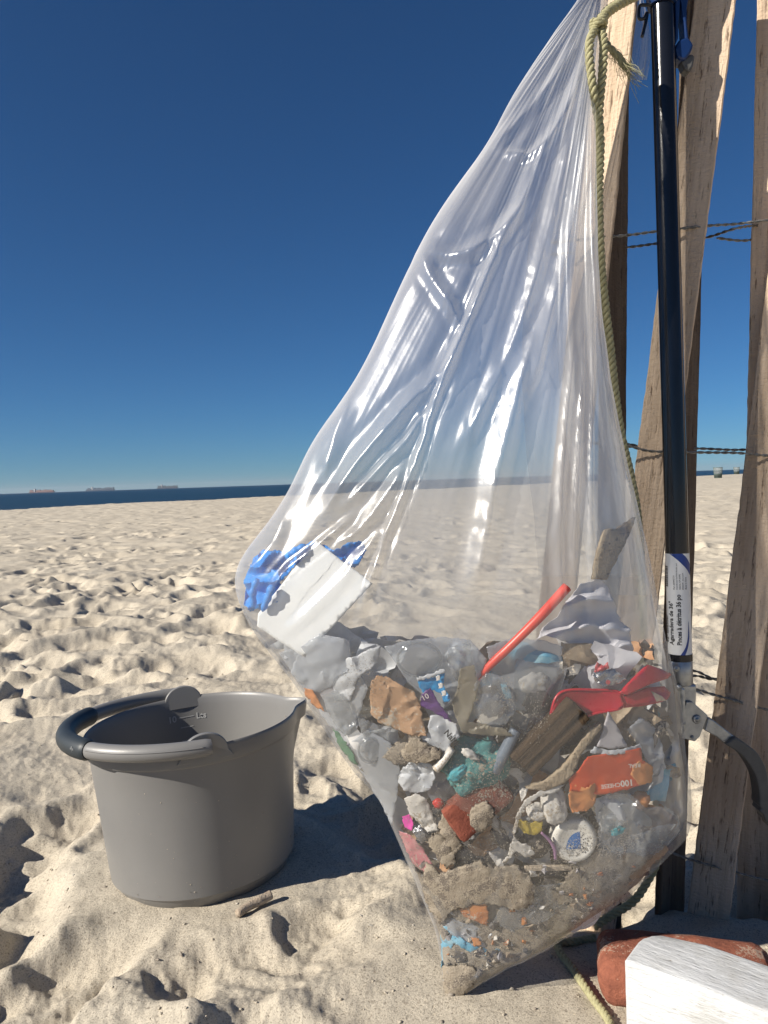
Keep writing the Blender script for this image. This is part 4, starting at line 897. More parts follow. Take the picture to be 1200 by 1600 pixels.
# ------------------------------------------------------------------ litter inside the bag
def inside(poly, x, y):
    c = False; n = len(poly); j = n-1
    for i in range(n):
        if (poly[i][1] > y) != (poly[j][1] > y) and x < (poly[j][0]-poly[i][0])*(y-poly[i][1])/(poly[j][1]-poly[i][1]+1e-12)+poly[i][0]: c = not c
        j = i
    return c
def tri_poly(poly, step, jag=0.0, seed=0):
    g = np.random.default_rng(seed); B = []
    n = len(poly)
    for i in range(n):
        a, b = np.array(poly[i], float), np.array(poly[(i+1) % n], float); k = max(1, int(np.linalg.norm(b-a)/step))
        for q in range(k):
            p = a+(b-a)*q/k
            if q and jag: p = p+g.normal(0, jag, 2)
            B.append(p)
    B = np.array(B); pts = [tuple(p) for p in B]; edges = [(i, (i+1) % len(B)) for i in range(len(B))]
    x0, y0 = B.min(0); x1, y1 = B.max(0)
    for y in np.arange(y0+step*.6, y1, step*0.87):
        for x in np.arange(x0+step*.6, x1, step):
            xx, yy = x+g.normal(0, step*.15), y+g.normal(0, step*.15)
            if inside(pts[:len(B)], xx, yy) and np.min(np.hypot(B[:, 0]-xx, B[:, 1]-yy)) > step*0.45: pts.append((xx, yy))
    v, e, f, *_ = delaunay_2d_cdt([Vector(p) for p in pts], edges, [], 1, 1e-4)
    return np.array([q[:] for q in v]), [tuple(t) for t in f]
def plane_fit(pts2, ys):
    A_ = np.c_[pts2, np.ones(len(pts2))]; return np.linalg.lstsq(A_, ys, rcond=None)[0]
def sheet(name, poly, off, mat, amp=0.004, freq=0.03, seed=0, step=4.0, jag=0.8, rigid=False, thick=0.0004, crease=True, tiltx=0.0, parent=None, folds=0.0):
    """crumpled or flat sheet lying just behind the film"""
    p2, tr = tri_poly(poly, step, jag, seed)
    ys = np.array([front_y(x, y) for x, y in p2])
    if rigid:
        c = plane_fit(p2, ys); pl = np.c_[p2, np.ones(len(p2))] @ c; pl = pl+max(0, (ys-pl).max())*0.8; ys = pl
    q = np.c_[p2*freq, np.full(len(p2), seed*1.7)]
    if amp > .007 and mat is not L_['glove'] and not folds: amp = .007
    if crease:
        cell = max(7.0, min(26.0, 0.33*math.sqrt(np.ptp(p2[:, 0])*np.ptp(p2[:, 1])+1)))
        w_ = 0.55*facets(p2[:, 0], p2[:, 1], cell, seed+400)+0.28*facets(p2[:, 0], p2[:, 1], cell*0.5, seed+500)+0.35*n3(q*0.45, seed+7)
    else: w_ = 0.5*n3(q, seed)+0.35*n3(q*0.45, seed+7)
    if folds: w_ = w_+folds*np.abs(np.sin(p2[:, 1]*0.085+p2[:, 0]*0.018+1.4*n3(q*0.7, seed+9)))
    yy = ys+off+amp*(w_+0.25)+tiltx*(p2[:, 0]-p2[:, 0].mean())
    sh = amp*500*np.c_[n3(q*0.8, seed+21), n3(q*0.8, seed+22)]*0.35 if not rigid else 0
    p2 = p2+sh
    V = np.array([P(x, y, Y) for (x, y), Y in zip(p2, yy)])
    o = mk(name, V, tr, mat, parent)
    if thick: md = o.modifiers.new('thickness', 'SOLIDIFY'); md.thickness = thick; md.offset = 0
    if crease: autosmooth(o, 24)
    return o
def lump(name, cx, cy, rx, ry, mat, off=0.008, depth=0.7, rot=0, amp=0.25, freq=2.2, seed=0, sub=4, ridged=True, parent=None):
    bm = bmesh.new(); bmesh.ops.create_icosphere(bm, subdivisions=sub, radius=1.0)
    V = np.array([v.co[:] for v in bm.verts]); Fc = [tuple(v.index for v in f.verts) for f in bm.faces]; bm.free()
    nrm = V.copy(); f = crease3(V*freq, seed, 4) if ridged else 0.7*n3(V*freq, seed)+0.4*n3(V*freq*2.6, seed+5)+0.2*n3(V*freq*6, seed+9)
    V = V*(1+amp*f)[:, None]
    Y0 = front_y(cx, cy); s = Y0/FPX; r = R(rot)
    x, z = V[:, 0]*rx, V[:, 2]*ry
    X, Z = x*math.cos(r)-z*math.sin(r), x*math.sin(r)+z*math.cos(r)
    dp = depth*min(rx, ry)
    Yc_ = Y0+off+dp*s
    C = P(cx, cy, Yc_)
    W = np.stack([X*s, V[:, 1]*dp*s, Z*s], 1)+C
    return mk(name, W, Fc, mat, parent)
def slab(name, cx, cy, w_, h_, d_, rot, mat, off=0.008, bev=4, amp=1.0, freq=0.05, seed=0, yaw=0, pitch=0, cuts=4, sharp=40):
    """a block facing the camera: sizes in photo pixels at its own distance, grain along its length"""
    V, Fc = bevel_box(w_, d_, h_, bev, 2, cuts)
    V = V+(V/(np.linalg.norm(V, axis=1)[:, None]+1e-9))*(amp*(n3(V*freq, seed)+0.5*n3(V*freq*3, seed+2)))[:, None]
    Y0 = front_y(cx, cy); s = Y0/FPX
    V = V*s
    o = mk(name, V, Fc, mat, None, origin=(0, 0, 0)); o.location = Vector(P(cx, cy, Y0+off+d_*s*0.5))
    o.rotation_euler = (Matrix.Rotation(R(rot), 3, Vector((0, -1, 0)).cross(Vector((0, 0, 0))) if False else 'Y').to_4x4() @ Matrix.Rotation(R(yaw), 4, 'Z') @ Matrix.Rotation(R(pitch), 4, 'X')).to_euler()
    autosmooth(o, sharp); return o
def ptube(name, pts, r_px, off, mat, seg=14, parent=None, offs=None, cap=True, n=30):
    Q = []
    for i, (x, y) in enumerate(pts): Q.append(P(x, y, front_y(x, y)+off+(offs[i] if offs else 0)))
    Q = smooth_path(Q, n); rr = np.interp(np.linspace(0, 1, n), np.linspace(0, 1, len(np.atleast_1d(r_px))), np.atleast_1d(r_px))*0.85/FPX
    return mk(name, *tube(Q, rr, seg, cap), mat, parent)
def on_sheet_text(txt, size_px, cx, cy, rot, off, mat, parent, bold=0.0, flipx=False):
    V, Fc = text_mesh(txt, 1.0, bold); V = V-np.array([V[:, 0].mean(), V[:, 1].mean(), 0])
    r = R(rot); X = V[:, 0]*math.cos(r)-V[:, 1]*math.sin(r); Z = V[:, 0]*math.sin(r)+V[:, 1]*math.cos(r)
    W = [P(cx+x*size_px, cy-z*size_px, front_y(cx+x*size_px, cy-z*size_px)+off) for x, z in zip(X, Z)]
    return mk('lettering', W, Fc, mat, parent, smooth=False)

L_ = {}
def sm_(name, *a, **k): L_[name] = simple(name, *a, **k); return L_[name]
sm_('glove', (0.03, 0.33, 0.86), 0.45, (0.02, 0.26, 0.74), 60, 0.3, 200, sub=0.25)
sm_('card', (0.76, 0.77, 0.76), 0.7, (0.70, 0.71, 0.70), 30, 0.15, 500)
sm_('kraft', (0.42, 0.26, 0.15), 0.85, (0.33, 0.19, 0.10), 40, 0.4, 300, grit=0.06)
sm_('wrap_blue', (0.02, 0.27, 0.55), 0.3, (0.015, 0.2, 0.45), 90, 0.2, 300)
sm_('wrap_white', (0.70, 0.71, 0.72), 0.4, (0.52, 0.54, 0.56), 50, 0.3, 200, sub=0.2)
sm_('wrap_purple', (0.10, 0.03, 0.17), 0.4, (0.06, 0.015, 0.10), 90, 0.3, 250)
sm_('straw', (0.72, 0.09, 0.06), 0.35, (0.66, 0.07, 0.045), 40)
sm_('cloth', (0.78, 0.77, 0.80), 0.75, (0.70, 0.69, 0.72), 30, 0.3, 260, sub=0.25)
sm_('red_plastic', (0.50, 0.018, 0.035), 0.3, (0.40, 0.012, 0.025), 25, 0.05, 200)
sm_('foil', (0.55, 0.55, 0.55), 0.25, (0.20, 0.20, 0.22), 160, 0.6, 200, metal=0.8)
sm_('red_foil', (0.50, 0.05, 0.06), 0.3, (0.35, 0.10, 0.10), 120, 0.4, 200)
sm_('bone', (0.66, 0.63, 0.58), 0.6, (0.50, 0.47, 0.42), 60, 0.4, 200, grit=0.10)
sm_('grey_shard', (0.42, 0.40, 0.41), 0.5, (0.36, 0.34, 0.35), 60, 0.1, 200)
sm_('orange', (0.62, 0.095, 0.025), 0.35, (0.46, 0.055, 0.018), 14, 0.15, 90)
sm_('orange_in', (0.58, 0.25, 0.09), 0.4, (0.45, 0.17, 0.06), 30, 0.2, 150)
sm_('print', (0.80, 0.74, 0.66), 0.5)
sm_('cap_white', (0.72, 0.70, 0.64), 0.45, (0.60, 0.57, 0.50), 60, 0.15, 200, grit=0.06, gritcol=(0.28, 0.25, 0.20), gritscale=420)
sm_('cap_blue', (0.02, 0.13, 0.40), 0.4, (0.03, 0.16, 0.42), 200, 0.1, 300, grit=0.05, gritcol=(0.55, 0.52, 0.46), gritscale=500)
sm_('yellow', (0.55, 0.42, 0.06), 0.5, (0.45, 0.33, 0.05), 60, 0.2, 200)
sm_('teal', (0.10, 0.30, 0.28), 0.85, (0.035, 0.13, 0.14), 32, 0.9, 260, grit=0.05)
sm_('teal_bright', (0.05, 0.38, 0.46), 0.7, (0.08, 0.30, 0.32), 60, 0.6, 260)
sm_('sponge', (0.26, 0.072, 0.042), 0.95, (0.17, 0.045, 0.028), 60, 1.0, 210, grit=0.03, gritscale=350)
sm_('red_bit', (0.55, 0.02, 0.015), 0.4)
sm_('pink', (0.80, 0.05, 0.42), 0.4)
sm_('pink_wrap', (0.45, 0.10, 0.14), 0.35, (0.55, 0.30, 0.28), 40, 0.2, 150, grit=0.08)
sm_('peach', (0.60, 0.36, 0.20), 0.5, (0.45, 0.20, 0.08), 40, 0.2, 200)
sm_('lilac', (0.34, 0.18, 0.32), 0.4)
sm_('rust_chip', (0.42, 0.13, 0.05), 0.6, (0.50, 0.24, 0.08), 35, 0.3, 200, grit=0.06)
sm_('grey_tube', (0.16, 0.19, 0.23), 0.3, (0.12, 0.14, 0.17), 40, 0.1, 200)
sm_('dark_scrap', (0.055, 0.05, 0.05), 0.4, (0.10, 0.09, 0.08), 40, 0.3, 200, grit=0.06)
sm_('grey_scrap', (0.30, 0.29, 0.28), 0.5, (0.20, 0.19, 0.18), 40, 0.4, 200, grit=0.10)
sm_('tan_scrap', (0.34, 0.27, 0.19), 0.7, (0.24, 0.18, 0.12), 40, 0.4, 200, grit=0.12)
sm_('pale_scrap', (0.56, 0.54, 0.51), 0.5, (0.44, 0.42, 0.40), 40, 0.4, 200, grit=0.10)
sm_('sky_blue', (0.10, 0.36, 0.52), 0.4, (0.30, 0.48, 0.55), 60, 0.2, 200)
sm_('green', (0.10, 0.22, 0.13), 0.5)
sm_('bsand', (0.40, 0.345, 0.27), 0.95, (0.31, 0.26, 0.20), 60, 1.0, 520, spec=0.1, grit=0.22, gritcol=(0.20, 0.17, 0.14), gritscale=620)
L_['sand_in'] = M['sand']
sm_('brown_strip', (0.26, 0.16, 0.09), 0.6, (0.34, 0.26, 0.17), 35, 0.3, 200, grit=0.1)

def T_(o, label, cat, group=None): return tag(o, label, cat, group)

# -- deep packing: the mass of litter behind what can be told apart, and the sand that fills the foot of the bag
def packing():
    g = np.random.default_rng(77); by = {}
    ms = ['grey_scrap', 'tan_scrap', 'pale_scrap', 'dark_scrap', 'wrap_white', 'beige_film', 'dark_scrap', 'kraft', 'pale_scrap', 'cloth', 'tan_scrap', 'bone', 'sky_blue', 'peach', 'wrap_white']
    n = 0; tries = 0
    while n < 240 and tries < 6000:
        tries += 1
        px, py = g.uniform(430, 1060), g.uniform(985, 1440)
        if py < 1015 and px > 560: continue
        i = min(np.searchsorted(rows, py), len(rows)-1); edge = min(px-xl[i], xr[i]-px)
        if edge < 18 or hit(px, py) is None: continue
        r = min(g.uniform(34, 84), edge*0.8); dmax = 2*hd[i]*0.85
        dep = 0.026+(n/240.0)*max(0.0, dmax-0.05)
        k = g.integers(5, 9); an = np.sort(g.uniform(0, 2*math.pi, k))
        poly = [(px+r*q*math.cos(t), max(py-r*q*math.sin(t), 1000 if px > 560 else 960)) for t, q in zip(an, g.uniform(.55, 1.1, k))]
        try: p2, tr = tri_poly(poly, max(4.5, r/7), 1.2, n)
        except Exception: continue
        Y0 = front_y(px, py)+dep; q = np.c_[p2*(1.1/r), np.full(len(p2), n*1.3)]; am = min(r/FPX*0.6, dmax*0.3)
        yy = Y0+am*(0.7*facets(p2[:, 0], p2[:, 1], r*0.55, n+900)+0.7*n3(q*0.9, n+50)); yy = np.maximum(yy, Y0-dep+0.021+0.004*n3(q*2, n+9)); p2 = p2+0.18*r*np.c_[n3(q*1.6, n+3), n3(q*1.6, n+4)]
        by.setdefault('wrap_white' if py < 1030 and px < 600 else ms[g.integers(len(ms))], []).append((np.array([P(x, y, Y) for (x, y), Y in zip(p2, yy)]), tr)); n += 1  # upper left scraps forced white, painting in a milky glare
    for k, p in by.items():
        tag((lambda ob: (autosmooth(ob, 26), ob)[1])(mk('packed_litter', *join(p), L_.get(k) or M[k])), 'dense packed scraps deep inside the clear bag', None, None, 'stuff')
    # the sand body, following the inside of the bag
    i0 = int(np.searchsorted(rows, 1352)); rs = list(range(i0, len(rows)-2, 2)); V = []; cols = range(0, NT, 4)
    for n, i in enumerate(rs):
        c = BASE[i].mean(0)
        for j in cols:
            v = BASE[i, j]; w_ = c+(v-c)*np.array([0.955, 0.80, 1.0]); V.append(w_)
    V = np.array(V); V[:, 2] += 0.007*n3(V*55, 4)*np.clip((V[:, 2]-V[:, 2].max()+0.05)/0.05, 0, 1)
    V[:, 1] += 0.0020*n3(V*45, 5)+0.0008*n3(V*190, 6)
    nc = len(cols); top = V[:nc].mean(0)+np.array([0, 0, 0.008])
    Fc = grid_faces(len(rs), nc, True)+[(len(V), j, (j+1) % nc) for j in range(nc)]
    tag(mk('bagged_sand', np.vstack([V, top]), Fc, L_['bsand']), 'damp tan sand filling the foot of the clear bag', None, None, 'stuff')
packing()
# -- left flank: gloves and card
def wrinkled(name, poly, off, seed, parent=None):
    ob = sheet(name, poly, off, L_['glove'], .020, .05, seed, 2.6, .8, folds=.8, parent=parent); return ob
o = wrinkled('rubber_glove', [(388, 890), (396, 868), (410, 858), (424, 862), (440, 860), (452, 872), (464, 882), (450, 900), (438, 908), (440, 925), (428, 948), (412, 958), (404, 950), (392, 955), (382, 942), (384, 922), (380, 905)], .010, 3); T_(o, 'crumpled bright blue rubber glove at the bag\'s left bulge, left of the white card', 'glove')
for pts, r_ in (([(402, 905), (395, 925), (397, 950)], [4, 7, 4, 7.5, 5, 6, 2]), ([(426, 915), (418, 935), (410, 955)], [5, 8, 5, 7, 4.5, 6, 2]), ([(448, 872), (462, 862), (478, 852)], [6, 9, 5.5, 9, 6, 7, 3])):
    ptube('glove_finger', pts, r_, .007, L_['glove'], 10, parent=o, n=14)
o = wrinkled('rubber_glove', [(455, 872), (470, 855), (486, 846), (498, 852), (520, 860), (545, 850), (566, 848), (572, 862), (560, 882), (545, 886), (525, 880), (500, 885), (470, 890)], .020, 8); T_(o, 'second blue rubber glove mostly hidden behind the top corner of the white card', 'glove')
o = sheet('white_card', [(494, 845), (582, 912), (476, 1026), (440, 1004), (402, 978), (404, 958)], .006, L_['card'], .0015, .02, 4, 6, .3, rigid=True, thick=.0016, crease=False); T_(o, 'blank white card sheet standing on a corner beside the blue gloves', 'card')
o = sheet('plastic_scrap', [(470, 1010), (500, 990), (545, 1000), (548, 1040), (515, 1075), (485, 1085), (455, 1050)], .010, M['scrap_film'], .010, .03, 12); T_(o, 'milky violet grey film crumpled under the white card', 'plastic film')
o = sheet('paper_tissue', [(520, 1060), (540, 1030), (575, 1015), (597, 1008), (590, 1035), (560, 1060), (548, 1095), (522, 1098)], .009, L_['wrap_white'], .010, .04, 13); T_(o, 'white crumpled tissue above left of the brown paper', 'tissue')
o = sheet('brown_paper', [(579, 1066), (590, 1054), (606, 1058), (625, 1068), (648, 1080), (656, 1098), (660, 1125), (667, 1150), (640, 1148), (615, 1138), (592, 1130), (579, 1115), (577, 1090)], .006, L_['kraft'], .008, .035, 5, 3.2); T_(o, 'torn piece of brown kraft paper, creased', 'paper')
o = sheet('blue_wrapper', [(652, 1060), (694, 1046), (695, 1056), (692, 1070), (703, 1088), (703, 1096), (694, 1098), (690, 1085), (678, 1078), (668, 1090), (656, 1076)], .005, L_['wrap_blue'], .004, .05, 6, 3); T_(o, 'torn bright blue wrapper with a white edge, right of the brown paper', 'wrapper')
sheet('white_edge', [(651, 1059), (694, 1045), (695, 1051), (653, 1065)], .0035, L_['wrap_white'], .002, .05, 6, 3, parent=o)
for x, y, s in ((684, 1060, 7), (688, 1072, 7), (693, 1084, 6)): sheet('printed_patch', [(x-3, y-4), (x+3, y-5), (x+4, y+3), (x-2, y+4)], .003, L_['print'], .001, .05, 6, 2, .8, parent=o)
o = sheet('purple_wrapper', [(658, 1085), (672, 1074), (682, 1090), (694, 1108), (706, 1128), (688, 1118), (668, 1108), (658, 1102)], .004, L_['wrap_purple'], .004, .05, 7, 3); T_(o, 'small dark purple wrapper tucked under the blue one', 'wrapper')
on_sheet_text('10', 12, 666, 1088, 30, .0025, L_['print'], o)
o = sheet('plastic_scrap', [(672, 1118), (690, 1116), (712, 1132), (720, 1150), (706, 1160), (700, 1178), (668, 1172), (650, 1156), (668, 1145)], .006, L_['wrap_white'], .006, .04, 15); T_(o, 'pale grey white film with black print under the purple wrapper', 'plastic film')
on_sheet_text('NaN', 13, 704, 1153, -48, .003, M['ink'], o, 0.03)
# clear lids
def lid(cx, cy, rx, ry, mat, off, label, cat='lid', ring=2.2):
    root = empty('drink_cover', P(cx, cy, front_y(cx, cy)+off), label, cat)
    a = np.linspace(0, 2*math.pi, 49); Y = front_y(cx, cy)+off
    pts = [P(cx+rx*math.cos(t), cy+ry*math.sin(t), Y+0.004*math.sin(t)) for t in a]
    mk('rim', *tube(pts, ring/FPX, 8, False), mat, root)
    rad = [0.05, .4, .7, .86, .9, 1.0]; V = [P(cx+rx*q*math.cos(t), cy+ry*q*math.sin(t), Y+0.004*q*math.sin(t)-(0.003 if q < .88 else 0)) for q in rad for t in a[:-1]]
    mk('disc', V, grid_faces(6, 48, True), mat, root); return root
lid(655, 1030, 34, 26, M['cup'], .008, 'clear round drink lid standing upright above the blue wrapper')
lid(579, 1172, 19, 19, M['cup'], .007, 'small clear round lid at the left, beside a clump of sand')
for k in range(4): pass
o = sheet('clear_scrap', [(700, 1010), (735, 1005), (738, 1040), (733, 1075), (712, 1062), (700, 1040)], .010, M['clear_scrap'], .008, .03, 16); T_(o, 'clear plastic scrap with a blue tint right of the drink lid', 'plastic film')
o = sheet('beige_bag', [(713, 1075), (720, 1045), (740, 1038), (748, 1070), (738, 1110), (730, 1128), (760, 1130), (790, 1140), (800, 1150), (760, 1148), (722, 1145), (712, 1120), (706, 1100)], .006, M['beige_film'], .010, .035, 17); T_(o, 'crumpled beige plastic film between purple wrapper and sandy clear cup', 'plastic film')
o = sheet('sandy_bag', [(742, 1070), (760, 1050), (785, 1058), (802, 1085), (806, 1110), (790, 1132), (760, 1134), (740, 1118)], .007, M['clear_scrap'], .012, .04, 18); T_(o, 'clear crumpled plastic bag holding sand, below the straw', 'plastic bag')
o = lump('sand_clump', 765, 1095, 20, 25, L_['bsand'], .016, .6, 0, .3, 2.4, 31); T_(o, 'pinch of tan sand inside the crumpled clear plastic', 'sand clump')
# clear cup with a pale filling
root = empty('plastic_cup', P(832, 1110, front_y(832, 1110)+.02), 'clear dirty plastic cup with a yellowish dreg, left of the red shovel', 'cup')
Y0 = front_y(832, 1085)+.034; s = Y0/FPX; c = P(832, 1085, Y0)
V, Fc = lathe([(44*s, -55*s), (46*s, -50*s), (42*s, -10*s), (37*s, 40*s), (33*s, 60*s), (6*s, 62*s)], 40)
V = np.stack([V[:, 0], V[:, 1]*0.55, V[:, 2]*-1], 1); V = V @ np.array(Matrix.Rotation(R(12), 3, 'Y')).T
V[:, 2] = V[:, 2]; mk('cup_wall', V+c, Fc, M['cup'], root)
o = lump('dreg', 833, 1068, 27, 17, L_['pale_scrap'], .02, .5, 5, .3, 2, 33, parent=root)
o = lump('dreg', 836, 1096, 26, 22, L_['dark_scrap'], .02, .5, 5, .25, 3, 34, parent=root)
# straw
o = ptube('drinking_straw', [(886, 917), (845, 962), (800, 1007), (765, 1040), (742, 1066)], [8.2, 8.0, 7.0, 6.5, 6.0], .008, L_['straw'], 18, offs=[0, 0, .006, .014, .022]); T_(o, 'red plastic drinking straw leaning up to the right', 'straw')
# cloth
o = sheet('white_cloth', [(872, 965), (890, 935), (905, 912), (935, 905), (948, 918), (960, 945), (968, 970), (985, 982), (985, 1000), (990, 1015), (984, 1030), (965, 1036), (945, 1030), (925, 1018), (900, 1010), (872, 1000), (850, 994), (835, 1000), (850, 980)], .012, L_['cloth'], .016, .045, 19, 3.0, .6, crease=False, folds=.8); T_(o, 'crumpled soft white cloth under the pointed board at upper right', 'cloth')
o = sheet('pointed_board', [(926, 905), (930, 880), (938, 848), (946, 828), (965, 826), (991, 808), (980, 838), (962, 872), (945, 906)], .012, M['bark'], .002, .04, 20, 5, .6, rigid=True, thick=.007, crease=False); T_(o, 'pointed splinter of board poking up above the white cloth', 'board')
# red shovel: scoop, rim and ribbed handle
root = empty('toy_shovel', P(930, 1090, front_y(930, 1090)+.02), 'red plastic toy sand shovel lying across the bag', 'toy shovel')
sc = [(858, 1140), (862, 1110), (870, 1088), (885, 1079), (925, 1078), (968, 1082), (974, 1100), (966, 1108), (930, 1115), (905, 1124), (885, 1140), (868, 1150)]
p2, tr = tri_poly(sc, 4, 0, 1); cx_, cy_ = 915, 1105
yb = np.array([front_y(x, y) for x, y in p2]); q = np.clip(1-((p2[:, 0]-915)/58)**2, 0, 1)*np.clip(1-((p2[:, 1]-1104)/32)**2, 0, 1)
o = mk('scoop', [P(x, y, Y+.008+.007*k) for (x, y), Y, k in zip(p2, yb, q)], tr, L_['red_plastic'], root); md = o.modifiers.new('thickness', 'SOLIDIFY'); md.thickness = .002
pts = [P(x, y, front_y(x, y)+.009) for x, y in sc+[sc[0]]]; mk('scoop_rim', *tube(smooth_path(pts, 90), 2.4*.8/FPX, 8, False), L_['red_plastic'], root)
for poly, off, nm in (([(966, 1082), (985, 1062), (1010, 1038), (1030, 1045), (1046, 1054), (1040, 1060), (1010, 1070), (978, 1086)], .008, 'handle_web'), ([(972, 1088), (1010, 1074), (1035, 1072), (1045, 1082), (1040, 1092), (1010, 1100), (975, 1104)], .011, 'handle')):
    p2, tr = tri_poly(poly, 5, 0, 2); ys = np.array([front_y(x, y) for x, y in p2]); o = mk(nm, [P(x, y, Y+off) for (x, y), Y in zip(p2, ys)], tr, L_['red_plastic'], root); md = o.modifiers.new('thickness', 'SOLIDIFY'); md.thickness = .003
Q = [P(x, y, front_y(x, y)+.008) for x, y in ((972, 1084), (1000, 1072), (1025, 1061), (1046, 1053))]; mk('handle_rib', *tube(smooth_path(Q, 20), 2.6*.8/FPX, 8), L_['red_plastic'], root)
Q = [P(x, y, front_y(x, y)+.012) for x, y in ((975, 1104), (1010, 1100), (1040, 1092), (1046, 1082))]; mk('handle_rib', *tube(smooth_path(Q, 20), 2.4*.8/FPX, 8), L_['red_plastic'], root)
o = sheet('foil_wrapper', [(927, 1052), (945, 1046), (956, 1044), (970, 1052), (979, 1062), (960, 1070), (940, 1072), (930, 1064)], .005, L_['foil'], .006, .06, 22, 3); T_(o, 'small silver printed wrapper lying on the red shovel', 'wrapper')
sheet('red_corner', [(928, 1050), (932, 1034), (942, 1040), (950, 1034), (952, 1044), (942, 1048)], .005, L_['red_foil'], .004, .06, 23, 3, parent=o)
a = np.linspace(0, 2*math.pi, 17)[:-1]; mk('red_dot', [P(950+3.6*math.cos(t), 1066+3.6*math.sin(t), front_y(950, 1066)+.0015) for t in a], [tuple(range(16))], L_['red_foil'], o)
# wood pieces
o = slab('weathered_wood', 858, 1150, 134, 50, 22, -44, M['oldwood'], .003, 4, 2.2, .035, 41, cuts=5); T_(o, 'dark weathered chunk of wood with split grain', 'wood piece')
o = sheet('curved_wood', [(938, 1130), (924, 1136), (908, 1154), (894, 1178), (874, 1202), (848, 1220), (820, 1230), (850, 1234), (880, 1222), (895, 1208), (905, 1180), (925, 1152), (938, 1136)], .006, M['bark'], .002, .03, 42, 4, .7, rigid=False, thick=.006, crease=False); T_(o, 'pale curved strip of wood below the dark chunk', 'wood piece')
o = sheet('grey_shard', [(950, 1112), (962, 1130), (972, 1150), (980, 1166), (955, 1170), (932, 1166), (942, 1140)], .006, L_['grey_shard'], .002, .04, 43, 4, .3, rigid=True, thick=.002, crease=False); T_(o, 'grey triangular plastic shard standing above the orange wrapper', 'plastic shard')
o = sheet('white_tray', [(928, 1166), (950, 1172), (975, 1170), (1000, 1162), (1003, 1170), (975, 1178), (948, 1180), (922, 1176)], .005, L_['wrap_white'], .003, .04, 44, 3); T_(o, 'thin white rim of a plastic tray along the top of the orange wrapper', 'tray')
# orange snack wrapper
o = sheet('snack_wrapper', [(889, 1216), (905, 1202), (918, 1182), (945, 1178), (975, 1174), (1001, 1168), (1004, 1188), (1020, 1198), (1018, 1222), (985, 1232), (960, 1238), (935, 1242), (915, 1238), (890, 1235)], .005, L_['orange'], .0028, .022, 45, 3.6, .5, crease=True); T_(o, 'orange cheese snack wrapper with upside down white lettering', 'wrapper')
sheet('torn_flap', [(890, 1230), (903, 1226), (915, 1232), (928, 1224), (937, 1226), (934, 1240), (928, 1258), (915, 1268), (894, 1270), (889, 1255)], .003, L_['orange_in'], .005, .04, 46, 3, parent=o)
sheet('faded_end', [(1003, 1186), (1020, 1198), (1018, 1222), (1000, 1228), (985, 1210), (990, 1196)], .0035, L_['orange_in'], .002, .04, 47, 3, parent=o)
on_sheet_text('100', 13.5, 977, 1224, 187, .001, L_['print'], o, 0.03)
on_sheet_text('CHEESE', 9.0, 953, 1228, 187, .001, L_['print'], o, 0.02)
on_sheet_text('REAL', 8.5, 994, 1196, 184, .001, L_['print'], o, 0.02)
# white lid with blue quarter
root = empty('bottle_cap', P(897, 1312, front_y(897, 1312)+.01), 'round white bottle cap printed with a blue quarter, gritty with sand', 'bottle cap')
Y0 = front_y(897, 1312)+.012; s = Y0/FPX; c = P(897, 1312, Y0)
def face(V): return np.stack([V[:, 0]*s, -V[:, 2]*s, V[:, 1]*s], 1)+c
V, Fc = lathe([(0.3, 5), (24, 5), (27, 6.5), (32, 6.0), (35.5, 2), (36.5, -4), (36.5, -16)], 48); o = mk('cap_body', face(V), Fc, L_['cap_white'], root); autosmooth(o, 50)
for k in range(40):
    t = 2*math.pi*k/40; V, Fc = bevel_box(1.6, 1.6, 12, 0.3, 1); V = V+np.array([36.6*math.cos(t), 36.6*math.sin(t), -9]); mk('ridge', face(V), Fc, L_['cap_white'], root)
a = np.linspace(R(80), R(200), 20); V = [(9, -12, 5.3)]+[(9+0*t+23*math.cos(t)*1.0, -12+0*t+27*math.sin(t), 5.3) for t in np.linspace(R(92), R(182), 20)]
mk('blue_quarter', face(np.array(V)), [(0, i, i+1) for i in range(1, 20)], L_['cap_blue'], root)
for i in range(4):
    for j in range(3):
        an = R(60-40*i); rr_ = 10+4*j; V, Fc = lathe([(0.1, 5.4), (1.0, 5.4), (1.0, 5.0)], 8); mk('vent_dot', face(V+np.array([6+rr_*math.cos(an)*.8, rr_*math.sin(an)*.7, 0])), Fc, M['grey_ink'], root)
# shell-like white lumps, yellow scrap and strips
o = lump('foam_piece', 866, 1260, 20, 33, L_['bone'], .006, .5, 15, .35, 1.5, 51, ridged=False); T_(o, 'gritty off white foam lump left of the orange wrapper', 'foam')
o = lump('foam_piece', 838, 1268, 16, 14, L_['bone'], .010, .6, -20, .35, 1.6, 52, ridged=False); T_(o, 'smaller white foam lump above the yellow scrap', 'foam')
o = sheet('torn_liner', [(884, 1226), (868, 1238), (840, 1246), (822, 1262), (810, 1285), (803, 1308), (800, 1300), (806, 1275), (818, 1252), (845, 1234), (870, 1228)], .004, L_['bone'], .004, .05, 53, 3); T_(o, 'curled strip of off white liner arching over the foam lumps', 'plastic strip')
o = sheet('torn_liner', [(803, 1305), (815, 1318), (830, 1322), (836, 1334), (822, 1340), (808, 1330), (790, 1348), (776, 1356), (792, 1338)], .004, L_['bone'], .005, .05, 54, 3); T_(o, 'tattered off white scrap hanging below the yellow piece', 'plastic strip')
o = sheet('yellow_scrap', [(810, 1280), (825, 1284), (848, 1284), (848, 1296), (838, 1304), (818, 1302), (808, 1292)], .010, L_['yellow'], .003, .05, 55, 3); T_(o, 'small yellow plastic scrap under the white foam', 'plastic scrap')
